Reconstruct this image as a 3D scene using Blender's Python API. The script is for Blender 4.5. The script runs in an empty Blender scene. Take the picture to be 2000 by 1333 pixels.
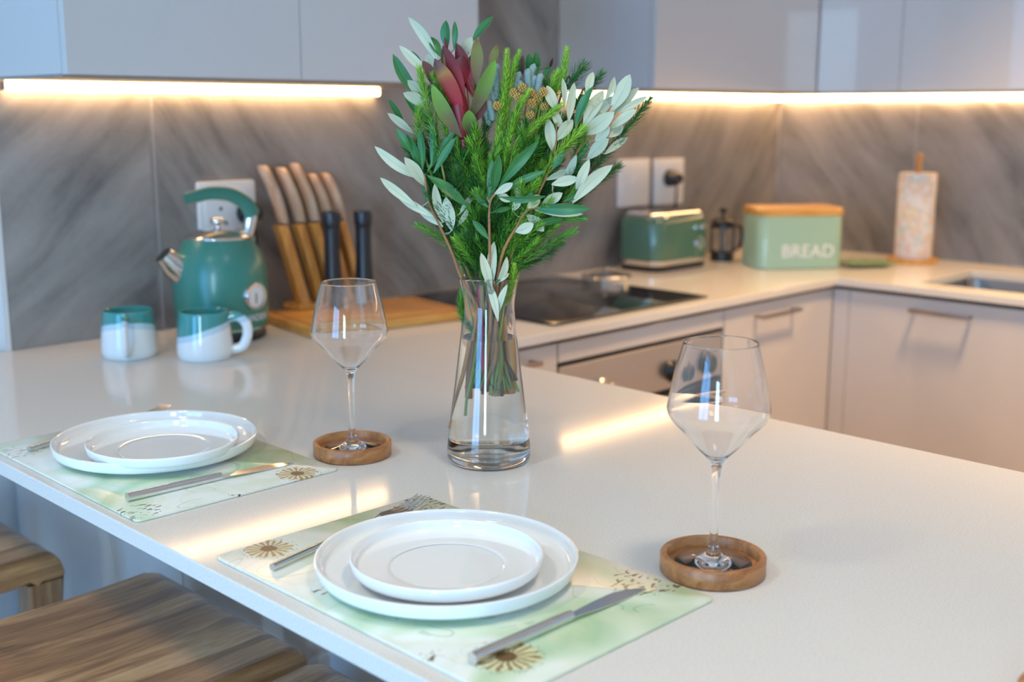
import bpy, bmesh, math, random
from mathutils import Vector, Matrix
PI = math.pi
S = bpy.context.scene
col = S.collection
# ------------------------------------------------------------------ camera, world, lights, exposure
S.view_settings.view_transform = 'Standard'
S.view_settings.look = 'None'
S.view_settings.exposure = -0.36
S.view_settings.gamma = 1.0
S.view_settings.use_curve_mapping = False
S.cycles.use_denoising = True
S.cycles.max_bounces = 14
S.cycles.transmission_bounces = 14
S.cycles.glossy_bounces = 6
S.cycles.sample_clamp_indirect = 6.0
S.cycles.blur_glossy = 0.0

CAM = Vector((-.58, -2.279, 1.36))
cd = bpy.data.cameras.new('camera')
cam = bpy.data.objects.new('camera', cd); col.objects.link(cam)
yaw, pitch, roll = math.radians(45.07), math.radians(11.11), math.radians(.10)
fw = Vector((math.sin(yaw)*math.cos(pitch), math.cos(yaw)*math.cos(pitch), -math.sin(pitch)))
r0 = Vector((math.cos(yaw), -math.sin(yaw), 0)); u0 = r0.cross(fw)
rt = r0*math.cos(roll)+u0*math.sin(roll); up = -r0*math.sin(roll)+u0*math.cos(roll)
M = Matrix((rt, up, -fw)).transposed().to_4x4(); M.translation = CAM
cam.matrix_world = M
cd.sensor_width = 36.0; cd.lens = 36.0*2281.5/2000; cd.clip_start = .02
cd.dof.use_dof = True; cd.dof.focus_distance = 1.38; cd.dof.aperture_fstop = 3.6
S.camera = cam

w = bpy.data.worlds.new('world'); S.world = w; w.use_nodes = True
w.node_tree.nodes['Background'].inputs[0].default_value = (.55, .72, 1, 1)
w.node_tree.nodes['Background'].inputs[1].default_value = .5

def area(name, loc, size, size_y, color, power, rot, shape='RECTANGLE', spread=180):
    l = bpy.data.lights.new(name, 'AREA'); l.shape = shape; l.size = size; l.size_y = size_y
    l.color = color; l.energy = power; l.spread = math.radians(spread)
    o = bpy.data.objects.new(name, l); col.objects.link(o); o.location = loc; o.rotation_euler = rot
    return o
DAY = (.15, .47, 1.0)
# daylight arriving through the two windows of the left wall (light planes stand outside the glass line)
area('daylight', (-3.62, -1.75, 1.2), 2.1, 1.45, DAY, 110, (0, -PI/2, 0))
area('daylight', (-3.62, -4.02, 1.2), 2.1, .74, (.52, .78, .98), 175, (0, -PI/2, 0))
# warm ceiling downlights
for x, y, p, c, sp_ in ((.35, -2.0, 6, (1, .82, .62), 110), (1.95, -1.35, 26, (1, .60, .27), 84), (1.95, -2.6, 18, (1, .60, .27), 84),
                        (-1.0, -1.2, 11, (1, .90, .66), 110), (-1.2, -3.4, 4, (1, .86, .70), 110), (1.0, -4.0, 4, (1, .86, .70), 110)):
    area('downlight', (x, y, 2.58), .30, .30, c, p, (0, 0, 0), 'DISK', sp_)

# ------------------------------------------------------------------ materials
def mat(name, base=(.8, .8, .8), rough=.5, metal=0, trans=0, ior=1.5, coat=0, coat_rough=.05, emit=None, es=0, spec=.5, alpha=1):
    m = bpy.data.materials.new(name); m.use_nodes = True
    b = m.node_tree.nodes['Principled BSDF']
    b.inputs['Base Color'].default_value = (*base, 1); b.inputs['Roughness'].default_value = rough
    b.inputs['Metallic'].default_value = metal; b.inputs['Transmission Weight'].default_value = trans
    b.inputs['IOR'].default_value = ior; b.inputs['Coat Weight'].default_value = coat
    b.inputs['Coat Roughness'].default_value = coat_rough; b.inputs['Specular IOR Level'].default_value = spec
    if emit: b.inputs['Emission Color'].default_value = (*emit, 1); b.inputs['Emission Strength'].default_value = es
    return m
class NT:
    def __init__(s, m): s.m = m; s.t = m.node_tree; s.b = s.t.nodes['Principled BSDF']
    def n(s, typ, **kw):
        x = s.t.nodes.new(typ)
        for k, v in kw.items():
            if k in x.inputs: x.inputs[k].default_value = v
            else: setattr(x, k, v)
        return x
    def l(s, a, b): s.t.links.new(a, b)
    def coord(s, scale=(1, 1, 1), rot=(0, 0, 0), loc=(0, 0, 0)):
        c = s.n('ShaderNodeTexCoord'); mp = s.n('ShaderNodeMapping')
        mp.inputs['Scale'].default_value = scale; mp.inputs['Rotation'].default_value = rot; mp.inputs['Location'].default_value = loc
        s.l(c.outputs['Object'], mp.inputs['Vector']); return mp.outputs['Vector']
    def noise(s, vec, scale, detail=4, rough=.5, dist=0):
        x = s.n('ShaderNodeTexNoise'); x.inputs['Scale'].default_value = scale; x.inputs['Detail'].default_value = detail
        x.inputs['Roughness'].default_value = rough; x.inputs['Distortion'].default_value = dist; s.l(vec, x.inputs['Vector']); return x.outputs['Fac']
    def ramp(s, fac, stops, interp='LINEAR'):
        x = s.n('ShaderNodeValToRGB'); x.color_ramp.interpolation = interp; e = x.color_ramp.elements
        while len(e) < len(stops): e.new(.5)
        for i, (p, c) in enumerate(stops): e[i].position = p; e[i].color = (*c, 1) if len(c) == 3 else c
        s.l(fac, x.inputs['Fac']); return x.outputs['Color']
    def mix(s, fac, a, b, mode='MIX'):
        x = s.n('ShaderNodeMix', data_type='RGBA', blend_type=mode)
        for v, i in ((fac, 0), (a, 6), (b, 7)):
            if hasattr(v, 'links'): s.l(v, x.inputs[i])
            else: x.inputs[i].default_value = v if i == 0 else (*v, 1)
        return x.outputs[2]
    def math(s, op, a, b=None, c=None, clamp=False):
        x = s.n('ShaderNodeMath', operation=op, use_clamp=clamp)
        for i, v in enumerate((a, b, c)):
            if v is None: continue
            if hasattr(v, 'links'): s.l(v, x.inputs[i])
            else: x.inputs[i].default_value = v
        return x.outputs[0]
    def bump(s, h, strength=.2, dist=.001):
        x = s.n('ShaderNodeBump'); x.inputs['Strength'].default_value = strength; x.inputs['Distance'].default_value = dist
        s.l(h, x.inputs['Height']); s.l(x.outputs['Normal'], s.b.inputs['Normal'])
    def base(s, c): s.l(c, s.b.inputs['Base Color'])

def m_quartz():
    m = mat('quartz', (.72, .69, .64), .12, spec=.12); n = NT(m); v = n.coord()
    f = n.noise(v, 420, 2); g = n.noise(v, 3, 3)
    c = n.ramp(f, [(.3, (.62, .595, .55)), (.5, (.68, .655, .61)), (.72, (.72, .70, .66))])
    n.base(n.mix(n.math('MULTIPLY', g, .18), c, (.66, .64, .60)))
    rr = n.noise(v, 300, 2); n.l(n.math('MULTIPLY_ADD', rr, .08, .040), n.b.inputs['Roughness']); return m
def m_tile():
    m = mat('stone_tile', (.3, .29, .29), .32); n = NT(m)
    c = n.n('ShaderNodeTexCoord'); sx = n.n('ShaderNodeSeparateXYZ'); n.l(c.outputs['Object'], sx.inputs[0])
    # one coordinate along either wall, so that the same slab pattern runs on both
    run = n.math('ADD', sx.outputs[0], n.math('MULTIPLY', sx.outputs[1], -1))
    cell = n.math('FLOOR', n.math('DIVIDE', n.math('ADD', run, -.6375), 1.2))
    sgn = n.math('MULTIPLY_ADD', n.math('PINGPONG', cell, 1), -2.0, 1.0)
    cb = n.n('ShaderNodeCombineXYZ'); n.l(n.math('MULTIPLY', n.math('MULTIPLY', run, sgn), 1), cb.inputs[0]); n.l(sx.outputs[2], cb.inputs[2]); n.l(n.math('MULTIPLY', cell, 3.7), cb.inputs[1])
    mp = n.n('ShaderNodeMapping'); mp.inputs['Rotation'].default_value = (0, math.radians(-52), 0); mp.inputs['Scale'].default_value = (1, 1, 1)
    n.l(cb.outputs[0], mp.inputs['Vector'])
    mp2 = n.n('ShaderNodeMapping'); mp2.inputs['Scale'].default_value = (1.0, 1, 5.5)
    warp = n.n('ShaderNodeTexNoise'); warp.inputs['Scale'].default_value = 1.6; warp.inputs['Detail'].default_value = 2; n.l(cb.outputs[0], warp.inputs['Vector'])
    add = n.n('ShaderNodeVectorMath', operation='MULTIPLY_ADD'); n.l(warp.outputs['Color'], add.inputs[0]); add.inputs[1].default_value = (.22, .15, .22); n.l(mp.outputs[0], add.inputs[2])
    n.l(add.outputs[0], mp2.inputs['Vector'])
    a = n.noise(mp2.outputs[0], 2.3, 6, .62, .15)
    b = n.noise(cb.outputs[0], 5, 5, .6)
    k = n.noise(cb.outputs[0], 60, 3, .6)
    fac = n.math('ADD', n.math('MULTIPLY_ADD', a, .68, n.math('MULTIPLY', b, .27)), n.math('MULTIPLY', k, .06))
    n.base(n.ramp(fac, [(.28, (.09, .083, .08)), (.40, (.18, .165, .157)), (.50, (.27, .248, .232)), (.62, (.35, .32, .30)), (.78, (.43, .40, .37))]))
    n.bump(k, .15, .001); return m
def m_wood(name, cols, axis='x', scale=1.0, rough=.42, coat=.2, fine=1.0):
    m = mat(name, cols[1], rough, coat=coat, coat_rough=.25); n = NT(m)
    st = {'x': (1, 9, 9), 'y': (9, 1, 9), 'z': (9, 9, 1)}[axis]
    v = n.coord(tuple(q*scale for q in st))
    a = n.noise(v, 2.2, 5, .6, 1.4); b = n.noise(v, 14*fine, 3, .6)
    c = n.noise(n.coord(tuple(q*scale for q in {'x': (14, 160, 160), 'y': (160, 14, 160), 'z': (160, 160, 14)}[axis])), 1.6, 2, .7)
    f = n.math('ADD', n.math('MULTIPLY_ADD', a, .8, n.math('MULTIPLY', b, .18)), n.math('MULTIPLY_ADD', c, .16, -.08))
    n.base(n.ramp(f, [(.3, cols[0]), (.46, cols[1]), (.56, cols[2]), (.7, cols[3])]))
    n.bump(c, .12, .0006); return m
M_ = {}
M_['quartz'] = m_quartz(); M_['tile'] = m_tile()
M_['grout'] = mat('grout', (.40, .37, .35), .7)
M_['gloss'] = mat('gloss_white_board', (.60, .575, .565), .4, coat=1, coat_rough=.012, spec=.2)
M_['gloss'].node_tree.nodes['Principled BSDF'].inputs['Coat IOR'].default_value = 1.62
M_['edge'] = mat('white_edge', (.72, .72, .72), .3)
M_['paint'] = mat('wall_paint', (.78, .78, .78), .7)
M_['ceil'] = mat('ceiling_paint', (.85, .85, .84), .8)
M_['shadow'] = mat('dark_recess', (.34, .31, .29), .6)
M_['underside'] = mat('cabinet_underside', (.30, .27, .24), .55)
M_['led'] = mat('led_diffuser', (1, .9, .75), .5, emit=(1, .61, .28), es=28)
M_['alu'] = mat('aluminium', (.55, .53, .50), .3, metal=1)
M_['steel'] = mat('polished_steel', (.74, .72, .70), .12, metal=1)
M_['brushed'] = mat('brushed_steel', (.62, .58, .54), .28, metal=1)
M_['bronze'] = mat('champagne_handle', (.46, .38, .32), .3, metal=1)
M_['black_glass'] = mat('black_glass', (.012, .012, .013), .04, spec=.7)
M_['black'] = mat('black_plastic', (.015, .017, .022), .32)
M_['black_soft'] = mat('black_soft', (.02, .022, .028), .28)
M_['white_plastic'] = mat('white_plastic', (.80, .79, .78), .3)
M_['porcelain'] = mat('white_porcelain', (.86, .87, .86), .08, coat=.6, coat_rough=.03)
M_['glass'] = mat('clear_glass', (1, 1, 1), .0, trans=1, ior=1.47)
M_['thin_glass'] = mat('crystal', (1, 1, 1), .0, trans=1, ior=1.5)
M_['water'] = mat('water', (.97, .99, .93), .0, trans=1, ior=1.33)
M_['green'] = mat('green_enamel', (.040, .215, .165), .32, coat=.3, coat_rough=.15)
M_['green_dk'] = mat('green_plastic', (.04, .20, .15), .35)
M_['sage'] = mat('sage_enamel', (.33, .50, .36), .25, coat=.5, coat_rough=.08)
M_['toaster_green'] = mat('toaster_enamel', (.075, .165, .105), .22, coat=.6, coat_rough=.08)
M_['mug_green'] = mat('mug_glaze', (.07, .30, .29), .12, coat=.5)
M_['mango'] = m_wood('mango_wood', [(.13, .055, .020), (.34, .165, .065), (.52, .28, .12), (.70, .46, .24)], 'x', .8, .38, .25)
M_['mango_z'] = m_wood('mango_wood_upright', [(.13, .06, .026), (.27, .14, .065), (.37, .21, .105), (.47, .31, .17)], 'z', .9, .4, .25)
M_['acacia'] = m_wood('acacia_wood', [(.19, .065, .018), (.34, .13, .038), (.43, .18, .06), (.53, .26, .10)], 'x', 2.2, .4, .15)
M_['bamboo'] = m_wood('bamboo', [(.45, .19, .03), (.62, .30, .06), (.70, .36, .09), (.78, .45, .14)], 'x', 1.2, .4, .2)
M_['bamboo_z'] = m_wood('bamboo_upright', [(.42, .17, .03), (.58, .27, .06), (.68, .34, .08), (.76, .43, .13)], 'z', 1.2, .4, .2)
M_['handlewood'] = m_wood('pale_wood', [(.48, .30, .18), (.60, .40, .26), (.68, .48, .33), (.74, .56, .42)], 'z', 1.2, .4, .2)
M_['floor'] = m_wood('oak_floor', [(.22, .16, .11), (.30, .22, .15), (.36, .27, .19), (.42, .32, .24)], 'y', .5, .4, .1)
M_['cloth'] = mat('green_cloth', (.16, .25, .12), .8)
M_['salt'] = mat('salt', (.85, .84, .82), .8)
M_['frost'] = mat('light_acrylic', (.9, .9, .9), .1, trans=.9, ior=1.49)

# ------------------------------------------------------------------ mesh helpers
def link(name, me, mats, parent=None, loc=None, rot=None):
    o = bpy.data.objects.new(name, me); col.objects.link(o)
    for m in (mats if isinstance(mats, (list, tuple)) else [mats]): me.materials.append(m)
    if parent: o.parent = parent
    if loc is not None: o.location = loc
    if rot is not None: o.rotation_euler = rot
    return o
def obj(name, bm, mats, parent=None, loc=None, rot=None, smooth=True, angle=40):
    me = bpy.data.meshes.new(name); bmesh.ops.recalc_face_normals(bm, faces=bm.faces[:])
    bm.to_mesh(me); bm.free()
    if smooth:
        for p in me.polygons: p.use_smooth = True
        try: me.set_sharp_from_angle(angle=math.radians(angle))
        except Exception: pass
    return link(name, me, mats, parent, loc, rot)
def thing(name, label, cat, loc=(0, 0, 0), rz=0, group=None):
    o = bpy.data.objects.new(name, None); col.objects.link(o); o.empty_display_size = .05
    o.location = loc; o.rotation_euler = (0, 0, rz); o['label'] = label; o['category'] = cat
    if group: o['group'] = group
    return o
def tag(o, label, cat, group=None):
    o['label'] = label; o['category'] = cat
    if group: o['group'] = group
    return o
def struct(o): o['kind'] = 'structure'; return o
def box(bm, lo, hi, bev=0, seg=2):
    r = bmesh.ops.create_cube(bm, size=1.0)
    for v in r['verts']:
        v.co = Vector(((lo[i]+hi[i])/2+v.co[i]*(hi[i]-lo[i]) for i in range(3)))
    if bev:
        es = list({e for v in r['verts'] for e in v.link_edges})
        bmesh.ops.bevel(bm, geom=es, offset=bev, segments=seg, affect='EDGES', profile=.5)
def bx(name, lo, hi, m, parent=None, bev=0, seg=2, loc=None):
    bm = bmesh.new(); box(bm, lo, hi, bev, seg); return obj(name, bm, m, parent, loc, smooth=False)
def lathe(bm, prof, n=48, cx=0, cy=0, mi=0, z0=0):
    rings = []
    for r, z in prof:
        if r < 1e-6: rings.append([bm.verts.new((cx, cy, z+z0))])
        else: rings.append([bm.verts.new((cx+r*math.cos(2*PI*k/n), cy+r*math.sin(2*PI*k/n), z+z0)) for k in range(n)])
    for a, b in zip(rings, rings[1:]):
        for k in range(n):
            k2 = (k+1) % n
            vs = ([a[0]] if len(a) == 1 else [a[k], a[k2]])+([b[0]] if len(b) == 1 else [b[k2], b[k]])
            if len(vs) >= 3:
                f = bm.faces.new(vs); f.material_index = mi
    return rings
def smoothprof(pts, k=6):
    out = []
    P = [Vector(p).to_3d() if len(p) == 2 else Vector(p) for p in pts]
    for i in range(len(P)-1):
        p0 = P[max(i-1, 0)]; p1 = P[i]; p2 = P[i+1]; p3 = P[min(i+2, len(P)-1)]
        for j in range(k):
            t = j/k
            out.append(.5*((2*p1)+(-p0+p2)*t+(2*p0-5*p1+4*p2-p3)*t*t+(-p0+3*p1-3*p2+p3)*t**3))
    out.append(P[-1]); return out
def sp2(pts, k=6): return [(max(p.x, 0), p.y) for p in smoothprof(pts, k)]
def frames(path):
    T = []
    for i in range(len(path)):
        a = path[max(i-1, 0)]; b = path[min(i+1, len(path)-1)]; T.append((b-a).normalized())
    N = T[0].cross(Vector((0, 0, 1)))
    if N.length < 1e-3: N = T[0].cross(Vector((0, 1, 0)))
    N.normalize(); out = []
    for t in T:
        N = (N-t*N.dot(t)).normalized(); out.append((t, N, t.cross(N)))
    return out
def tube(bm, path, rad, n=8, mi=0, caps=True, flat=1.0):
    path = [Vector(p) for p in path]; F = frames(path); rings = []
    for i, (p, (t, a, b)) in enumerate(zip(path, F)):
        r = rad(i/(len(path)-1)) if callable(rad) else rad
        rings.append([bm.verts.new(p+a*math.cos(2*PI*k/n)*r+b*math.sin(2*PI*k/n)*r*flat) for k in range(n)])
    for a, b in zip(rings, rings[1:]):
        for k in range(n):
            f = bm.faces.new((a[k], a[(k+1) % n], b[(k+1) % n], b[k])); f.material_index = mi
    if caps:
        for r in (rings[0][::-1], rings[-1]):
            f = bm.faces.new(r); f.material_index = mi
def prism(bm, poly, axis, a, b, bev=0, seg=2, mi=0):
    # poly in the plane normal to axis; axis 'y': poly=(x,z), 'x': (y,z), 'z': (x,y)
    def P(u, v, t): return {'y': (u, t, v), 'x': (t, u, v), 'z': (u, v, t)}[axis]
    A = [bm.verts.new(P(u, v, a)) for u, v in poly]; B = [bm.verts.new(P(u, v, b)) for u, v in poly]
    fs = [bm.faces.new(A[::-1]), bm.faces.new(B)]
    n = len(poly)
    for k in range(n): fs.append(bm.faces.new((A[k], A[(k+1) % n], B[(k+1) % n], B[k])))
    for f in fs: f.material_index = mi
    if bev:
        es = [e for f in fs[:2] for e in f.edges]
        bmesh.ops.bevel(bm, geom=list(set(es)), offset=bev, segments=seg, affect='EDGES', profile=.5)
def rrect(x0, y0, x1, y1, r, k=6):
    out = []
    for cx, cy, a0 in ((x1-r, y1-r, 0), (x0+r, y1-r, 90), (x0+r, y0+r, 180), (x1-r, y0+r, 270)):
        for i in range(k+1):
            a = math.radians(a0+90*i/k); out.append((cx+r*math.cos(a), cy+r*math.sin(a)))
    return out
def cells(xs, ys, inside, z0, z1, bev=.0015):
    bm = bmesh.new(); V = {}
    def v(i, j, t):
        if (i, j, t) not in V: V[i, j, t] = bm.verts.new((xs[i], ys[j], (z0, z1)[t]))
        return V[i, j, t]
    inn = lambda i, j: 0 <= i < len(xs)-1 and 0 <= j < len(ys)-1 and inside((xs[i]+xs[i+1])/2, (ys[j]+ys[j+1])/2)
    for i in range(len(xs)-1):
        for j in range(len(ys)-1):
            if not inn(i, j): continue
            bm.faces.new((v(i, j, 1), v(i+1, j, 1), v(i+1, j+1, 1), v(i, j+1, 1)))
            bm.faces.new((v(i, j, 0), v(i, j+1, 0), v(i+1, j+1, 0), v(i+1, j, 0)))
            for (di, dj, a, b) in ((-1, 0, (i, j), (i, j+1)), (1, 0, (i+1, j+1), (i+1, j)), (0, -1, (i+1, j), (i, j)), (0, 1, (i, j+1), (i+1, j+1))):
                if not inn(i+di, j+dj): bm.faces.new((v(*a, 0), v(*b, 0), v(*b, 1), v(*a, 1)))
    bmesh.ops.recalc_face_normals(bm, faces=bm.faces[:])
    es = [e for e in bm.edges if len(e.link_faces) == 2 and e.calc_face_angle(0) > 1 and abs(e.verts[0].co.z-e.verts[1].co.z) < 1e-6]
    bmesh.ops.bevel(bm, geom=es, offset=bev, segments=2, affect='EDGES', profile=.5)
    return bm
def text_mesh(s, size, extrude, bend=None):
    c = bpy.data.curves.new('lettering', 'FONT'); c.body = s; c.size = size; c.extrude = extrude; c.align_x = 'CENTER'
    o = bpy.data.objects.new('lettering', c); col.objects.link(o)
    bpy.context.view_layer.update()
    me = bpy.data.meshes.new_from_object(o.evaluated_get(bpy.context.evaluated_depsgraph_get()))
    bpy.data.objects.remove(o)
    if bend:
        for v in me.vertices:
            x, y, z = v.co; a = x/bend; v.co = ((bend+z)*math.sin(a), y, (bend+z)*math.cos(a)-bend)
    return me

# ------------------------------------------------------------------ room shell
XC = 3.023          # inner face of right wall
TOP = .90
struct(bx('floor', (-3.6, -6, -.1), (3.2, .15, 0), M_['floor']))
struct(bx('ceiling', (-3.6, -6, 2.6), (3.2, .15, 2.7), M_['ceil']))
struct(bx('wall_back', (-3.6, 0, 0), (3.2, .15, 2.6), M_['paint']))
struct(bx('wall_right', (XC, -6, 0), (3.2, 0, 2.6), M_['paint']))
struct(bx('wall_front', (-3.6, -6.1, 0), (3.2, -6, 2.6), M_['paint']))
bm = bmesh.new()
for y0, y1, z0, z1 in ((-6, -4.42, 0, 2.6), (-3.6, -2.5, 0, 2.6), (-1.0, 0, 0, 2.6), (-4.42, -3.6, 2.3, 2.6), (-2.5, -1.0, 2.3, 2.6), (-4.42, -3.6, 0, .1), (-2.5, -1.0, 0, .1)):
    box(bm, (-3.6, y0, z0), (-3.5, y1, z1))
struct(obj('wall_left', bm, M_['paint'], smooth=False))
for i, (y0, y1) in enumerate(((-4.42, -3.6), (-2.5, -1.0))):
    bm = bmesh.new()
    ym = (y0+y1)/2
    for a in ((y0, y0+.05), (y1-.05, y1))+(((ym-.03, ym+.03),) if i else ()): box(bm, (-3.57, a[0], .1), (-3.52, a[1], 2.3))
    for z in ((.1, .16), (2.24, 2.3)): box(bm, (-3.57, y0, z[0]), (-3.52, y1, z[1]))
    struct(obj('window_%d' % (i+1), bm, M_['alu'], smooth=False))
# splashback slabs with pale grout joints
def slabs(name, segs, axis):
    bm = bmesh.new()
    for a, b, z1 in segs:
        if axis == 'x': box(bm, (a+.0015, -.010, TOP-.0), (b-.0015, -.001, z1))
        else: box(bm, (XC-.010, a+.0015, TOP-.0), (XC-.001, b-.0015, z1))
    if axis == 'x': box(bm, (1.2480, -.010, 1.4501), (1.8752, -.001, 2.6))
    o = struct(obj(name, bm, M_['tile'], smooth=False)); return o
slabs('trim_1', ((.3117, .6375, 1.45), (.6375, 1.8375, 1.45), (1.8375, XC-.011, 1.45)), 'x')
slabs('trim_2', ((-.517, -.011, 1.45), (-1.717, -.517, 1.45), (-2.7, -1.717, 1.45)), 'y')
bm = bmesh.new()
for x in (.6375, 1.8375): box(bm, (x-.002, -.0107, TOP), (x+.002, -.002, 1.42))
for y in (-.517, -1.717): box(bm, (XC-.0107, y-.002, TOP), (XC-.002, y+.002, 1.42))
box(bm, (XC-.0135, -.0135, TOP), (XC-.006, -.006, 1.42))
struct(obj('trim_3', bm, M_['grout'], smooth=False))
struct(bx('trim_4', (.300, -.0115, TOP), (.3117, -.001, 1.42), M_['edge']))

# ------------------------------------------------------------------ worktop
PW, PD, XR = .9256, -.6175, 2.386
SX0, SX1, SY0, SY1 = 2.475, 2.815, -1.36, -.815
WT_END = -2.75
def inside(x, y):
    if SX0 < x < SX1 and SY0 < y < SY1: return False
    return x < PW or y > PD or x > XR
bm = cells([0, PW, XR, SX0, SX1, XC-.0105], sorted([WT_END, SY0, SY1, PD, -.0108]), inside, TOP-.0205, TOP)
tag(obj('worktop', bm, M_['quartz'], smooth=False), 'cream white stone worktop running round the kitchen and out as breakfast bar', 'worktop')

# ------------------------------------------------------------------ base cabinets
GL, SH = M_['gloss'], M_['shadow']
def handle_y(parent, x0, x1, z, y):      # bar handle on a front facing -y
    bm = bmesh.new(); box(bm, (x0, y-.032, z-.005), (x1, y-.024, z+.005), .0015)
    for x in (x0+.006, x1-.006): box(bm, (x-.005, y-.026, z-.004), (x+.005, y, z+.004))
    return obj('handle', bm, M_['bronze'], parent)
def handle_x(parent, y0, y1, z, x):
    bm = bmesh.new(); box(bm, (x-.032, y0, z-.005), (x-.024, y1, z+.005), .0015)
    for y in (y0+.006, y1-.006): box(bm, (x-.026, y-.005, z-.004), (x, y+.005, z+.004))
    return obj('handle', bm, M_['bronze'], parent)
ZT = .868
# peninsula
t = thing('bar_cabinet', 'glossy white cabinet block carrying the breakfast bar behind the stools', 'cabinet', (0, 0, 0))
bx('body', (.315, WT_END+.05, .0), (.905, -.013, ZT+.011), M_['edge'], t)
for i, (a, b) in enumerate(((-.66, -.013), (-1.32, -.662), (-1.98, -1.322), (-2.70, -1.982))):
    bx('back_panel', (.296, a, .0), (.3145, b, ZT+.0112), GL, t, .001)
for a, b in ((-1.22, -.64), (-1.82, -1.224), (-2.70, -1.824)):
    d = bx('door', (.9055, a, .1), (.924, b, ZT-.01), GL, t, .001)
# drawer unit left of the oven
t = thing('drawer_cabinet', 'narrow white base cabinet between breakfast bar and oven', 'cabinet', (0, 0, 0), 0, 'base cabinets under the hob run')
bx('body', (.929, -.58, .1), (1.242, -.012, ZT+.011), SH, t)
for a, b in ((.70, ZT), (.405, .697), (.1, .402)):
    d = bx('drawer', (.930, -.60, a), (1.241, -.581, b), GL, t, .001); handle_y(d, .995, 1.165, b-.027, -.60)
# oven housing with filler
t = thing('oven', 'built-in oven with steel control panel and dark glass door below the hob', 'oven', (0, 0, 0))
bx('body', (1.246, -.575, .1), (1.862, -.012, .815), M_['black'], t)
bx('panel_trim', (1.248, -.597, .814), (1.860, -.575, .822), M_['black'], t)
cp = bx('control_panel', (1.248, -.600, .700), (1.860, -.575, .8135), M_['brushed'], t, .002)
for x, rr in ((1.40, .021), (1.655, .024), (1.775, .024)):
    bm = bmesh.new(); lathe(bm, [(0, .03), (rr*.8, .03), (rr*.9, .027), (rr, .004), (rr+.004, 0), (0, 0)], 28)
    k = obj('knob', bm, M_['black'] if x > 1.5 else M_['brushed'], cp, (x, -.600, .742), (PI/2, 0, 0))
dr = bx('door', (1.250, -.600, .12), (1.858, -.575, .694), M_['black_glass'], t, .002)
bm = bmesh.new(); tube(bm, [(1.30, -.645, .655), (1.81, -.645, .655)], .009, 12)
for x in (1.33, 1.78): tube(bm, [(x, -.645, .655), (x, -.600, .655)], .006, 8)
obj('handle', bm, M_['brushed'], dr)
t = thing('filler_panel', 'white filler strip between worktop and oven', 'panel', (0, 0, 0))
bx('board', (1.246, -.600, .8245), (1.862, -.581, ZT), GL, t, .001)
# corner unit
t = thing('corner_cabinet', 'white base cabinet with short bar handle in the inner corner', 'cabinet', (0, 0, 0), 0, 'base cabinets under the hob run')
bx('body', (1.866, -.58, .1), (2.999, -.012, ZT+.011), SH, t)
d = bx('door', (1.8665, -.60, .1), (2.398, -.581, ZT), GL, t, .001); handle_y(d, 2.0, 2.187, .835, -.60)
t = thing('corner_post', 'narrow white corner post between the two cabinet runs', 'panel', (0, 0, 0))
bx('board', (2.4, -.6505, .1), (2.418, -.601, ZT), GL, t, .001)
for i, (y1, y0) in enumerate(((-.6525, -1.250), (-1.254, -1.852), (-1.856, -2.70))):
    t = thing('sink_cabinet' if i == 0 else 'base_cabinet', ('wide white base cabinet with bar handle below the sink', 'white base cabinet beside the sink cabinet away from the corner', 'white end base cabinet of the right hand run')[i], 'cabinet', (0, 0, 0), 0, 'base cabinets on the sink run')
    hi = ZT+.011 if i == 2 else .70
    bx('body', (2.42, y0, .1), (2.999, y1, hi), SH, t)
    d = bx('door', (2.400, y0, .1), (2.419, y1, ZT), GL, t, .001)
    c = (y0+y1)/2+.026; handle_x(d, c-.083, c+.083, .836, 2.400)
bm = bmesh.new(); box(bm, (.93, -.54, 0), (2.46, -.52, .0995)); box(bm, (2.46, -2.7, 0), (2.48, -.54, .0995))
struct(obj('baseboard_right', bm, M_['edge'], smooth=False))

# ------------------------------------------------------------------ wall cabinets
Z0, Z1 = 1.42, 2.35
def wall_cab(name, label, lo, hi, doors, face, group='glossy wall cabinets'):
    t = thing(name, label, 'cabinet', (0, 0, 0), 0, group)
    bm = bmesh.new(); box(bm, (lo[0], lo[1], Z0+.001), (hi[0], hi[1], Z1))
    b = obj('body', bm, GL, t, smooth=False)
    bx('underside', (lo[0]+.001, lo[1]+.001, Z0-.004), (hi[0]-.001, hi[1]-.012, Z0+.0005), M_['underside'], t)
    for a, c in doors:
        if face == 'y': bx('door', (a+.001, -.350, Z0), (c-.001, lo[1]-.0008, Z1), GL, t, .0012)
        else: bx('door', (2.673, a+.001, Z0), (lo[0]-.0008, c-.001, Z1), GL, t, .0012)
    return t
wall_cab('wall_cabinet', 'glossy wall cabinet above the green kettle', (.3055, -.331, 0), (1.2476, -.0115, 0), ((.305, .7755), (.7755, 1.248)), 'y')
wall_cab('wall_cabinet', 'glossy wall cabinet above the toaster and its sockets', (1.8756, -.331, 0), (XC-.011, -.0115, 0), ((1.8756, 2.672),), 'y')
wall_cab('wall_cabinet', 'glossy wall cabinet above the bread bin and paper towels', (2.692, -2.4, 0), (XC-.011, -.352, 0), ((-.6205, -.352), (-1.10, -.6205), (-1.75, -1.10), (-2.4, -1.75)), 'x')
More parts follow.
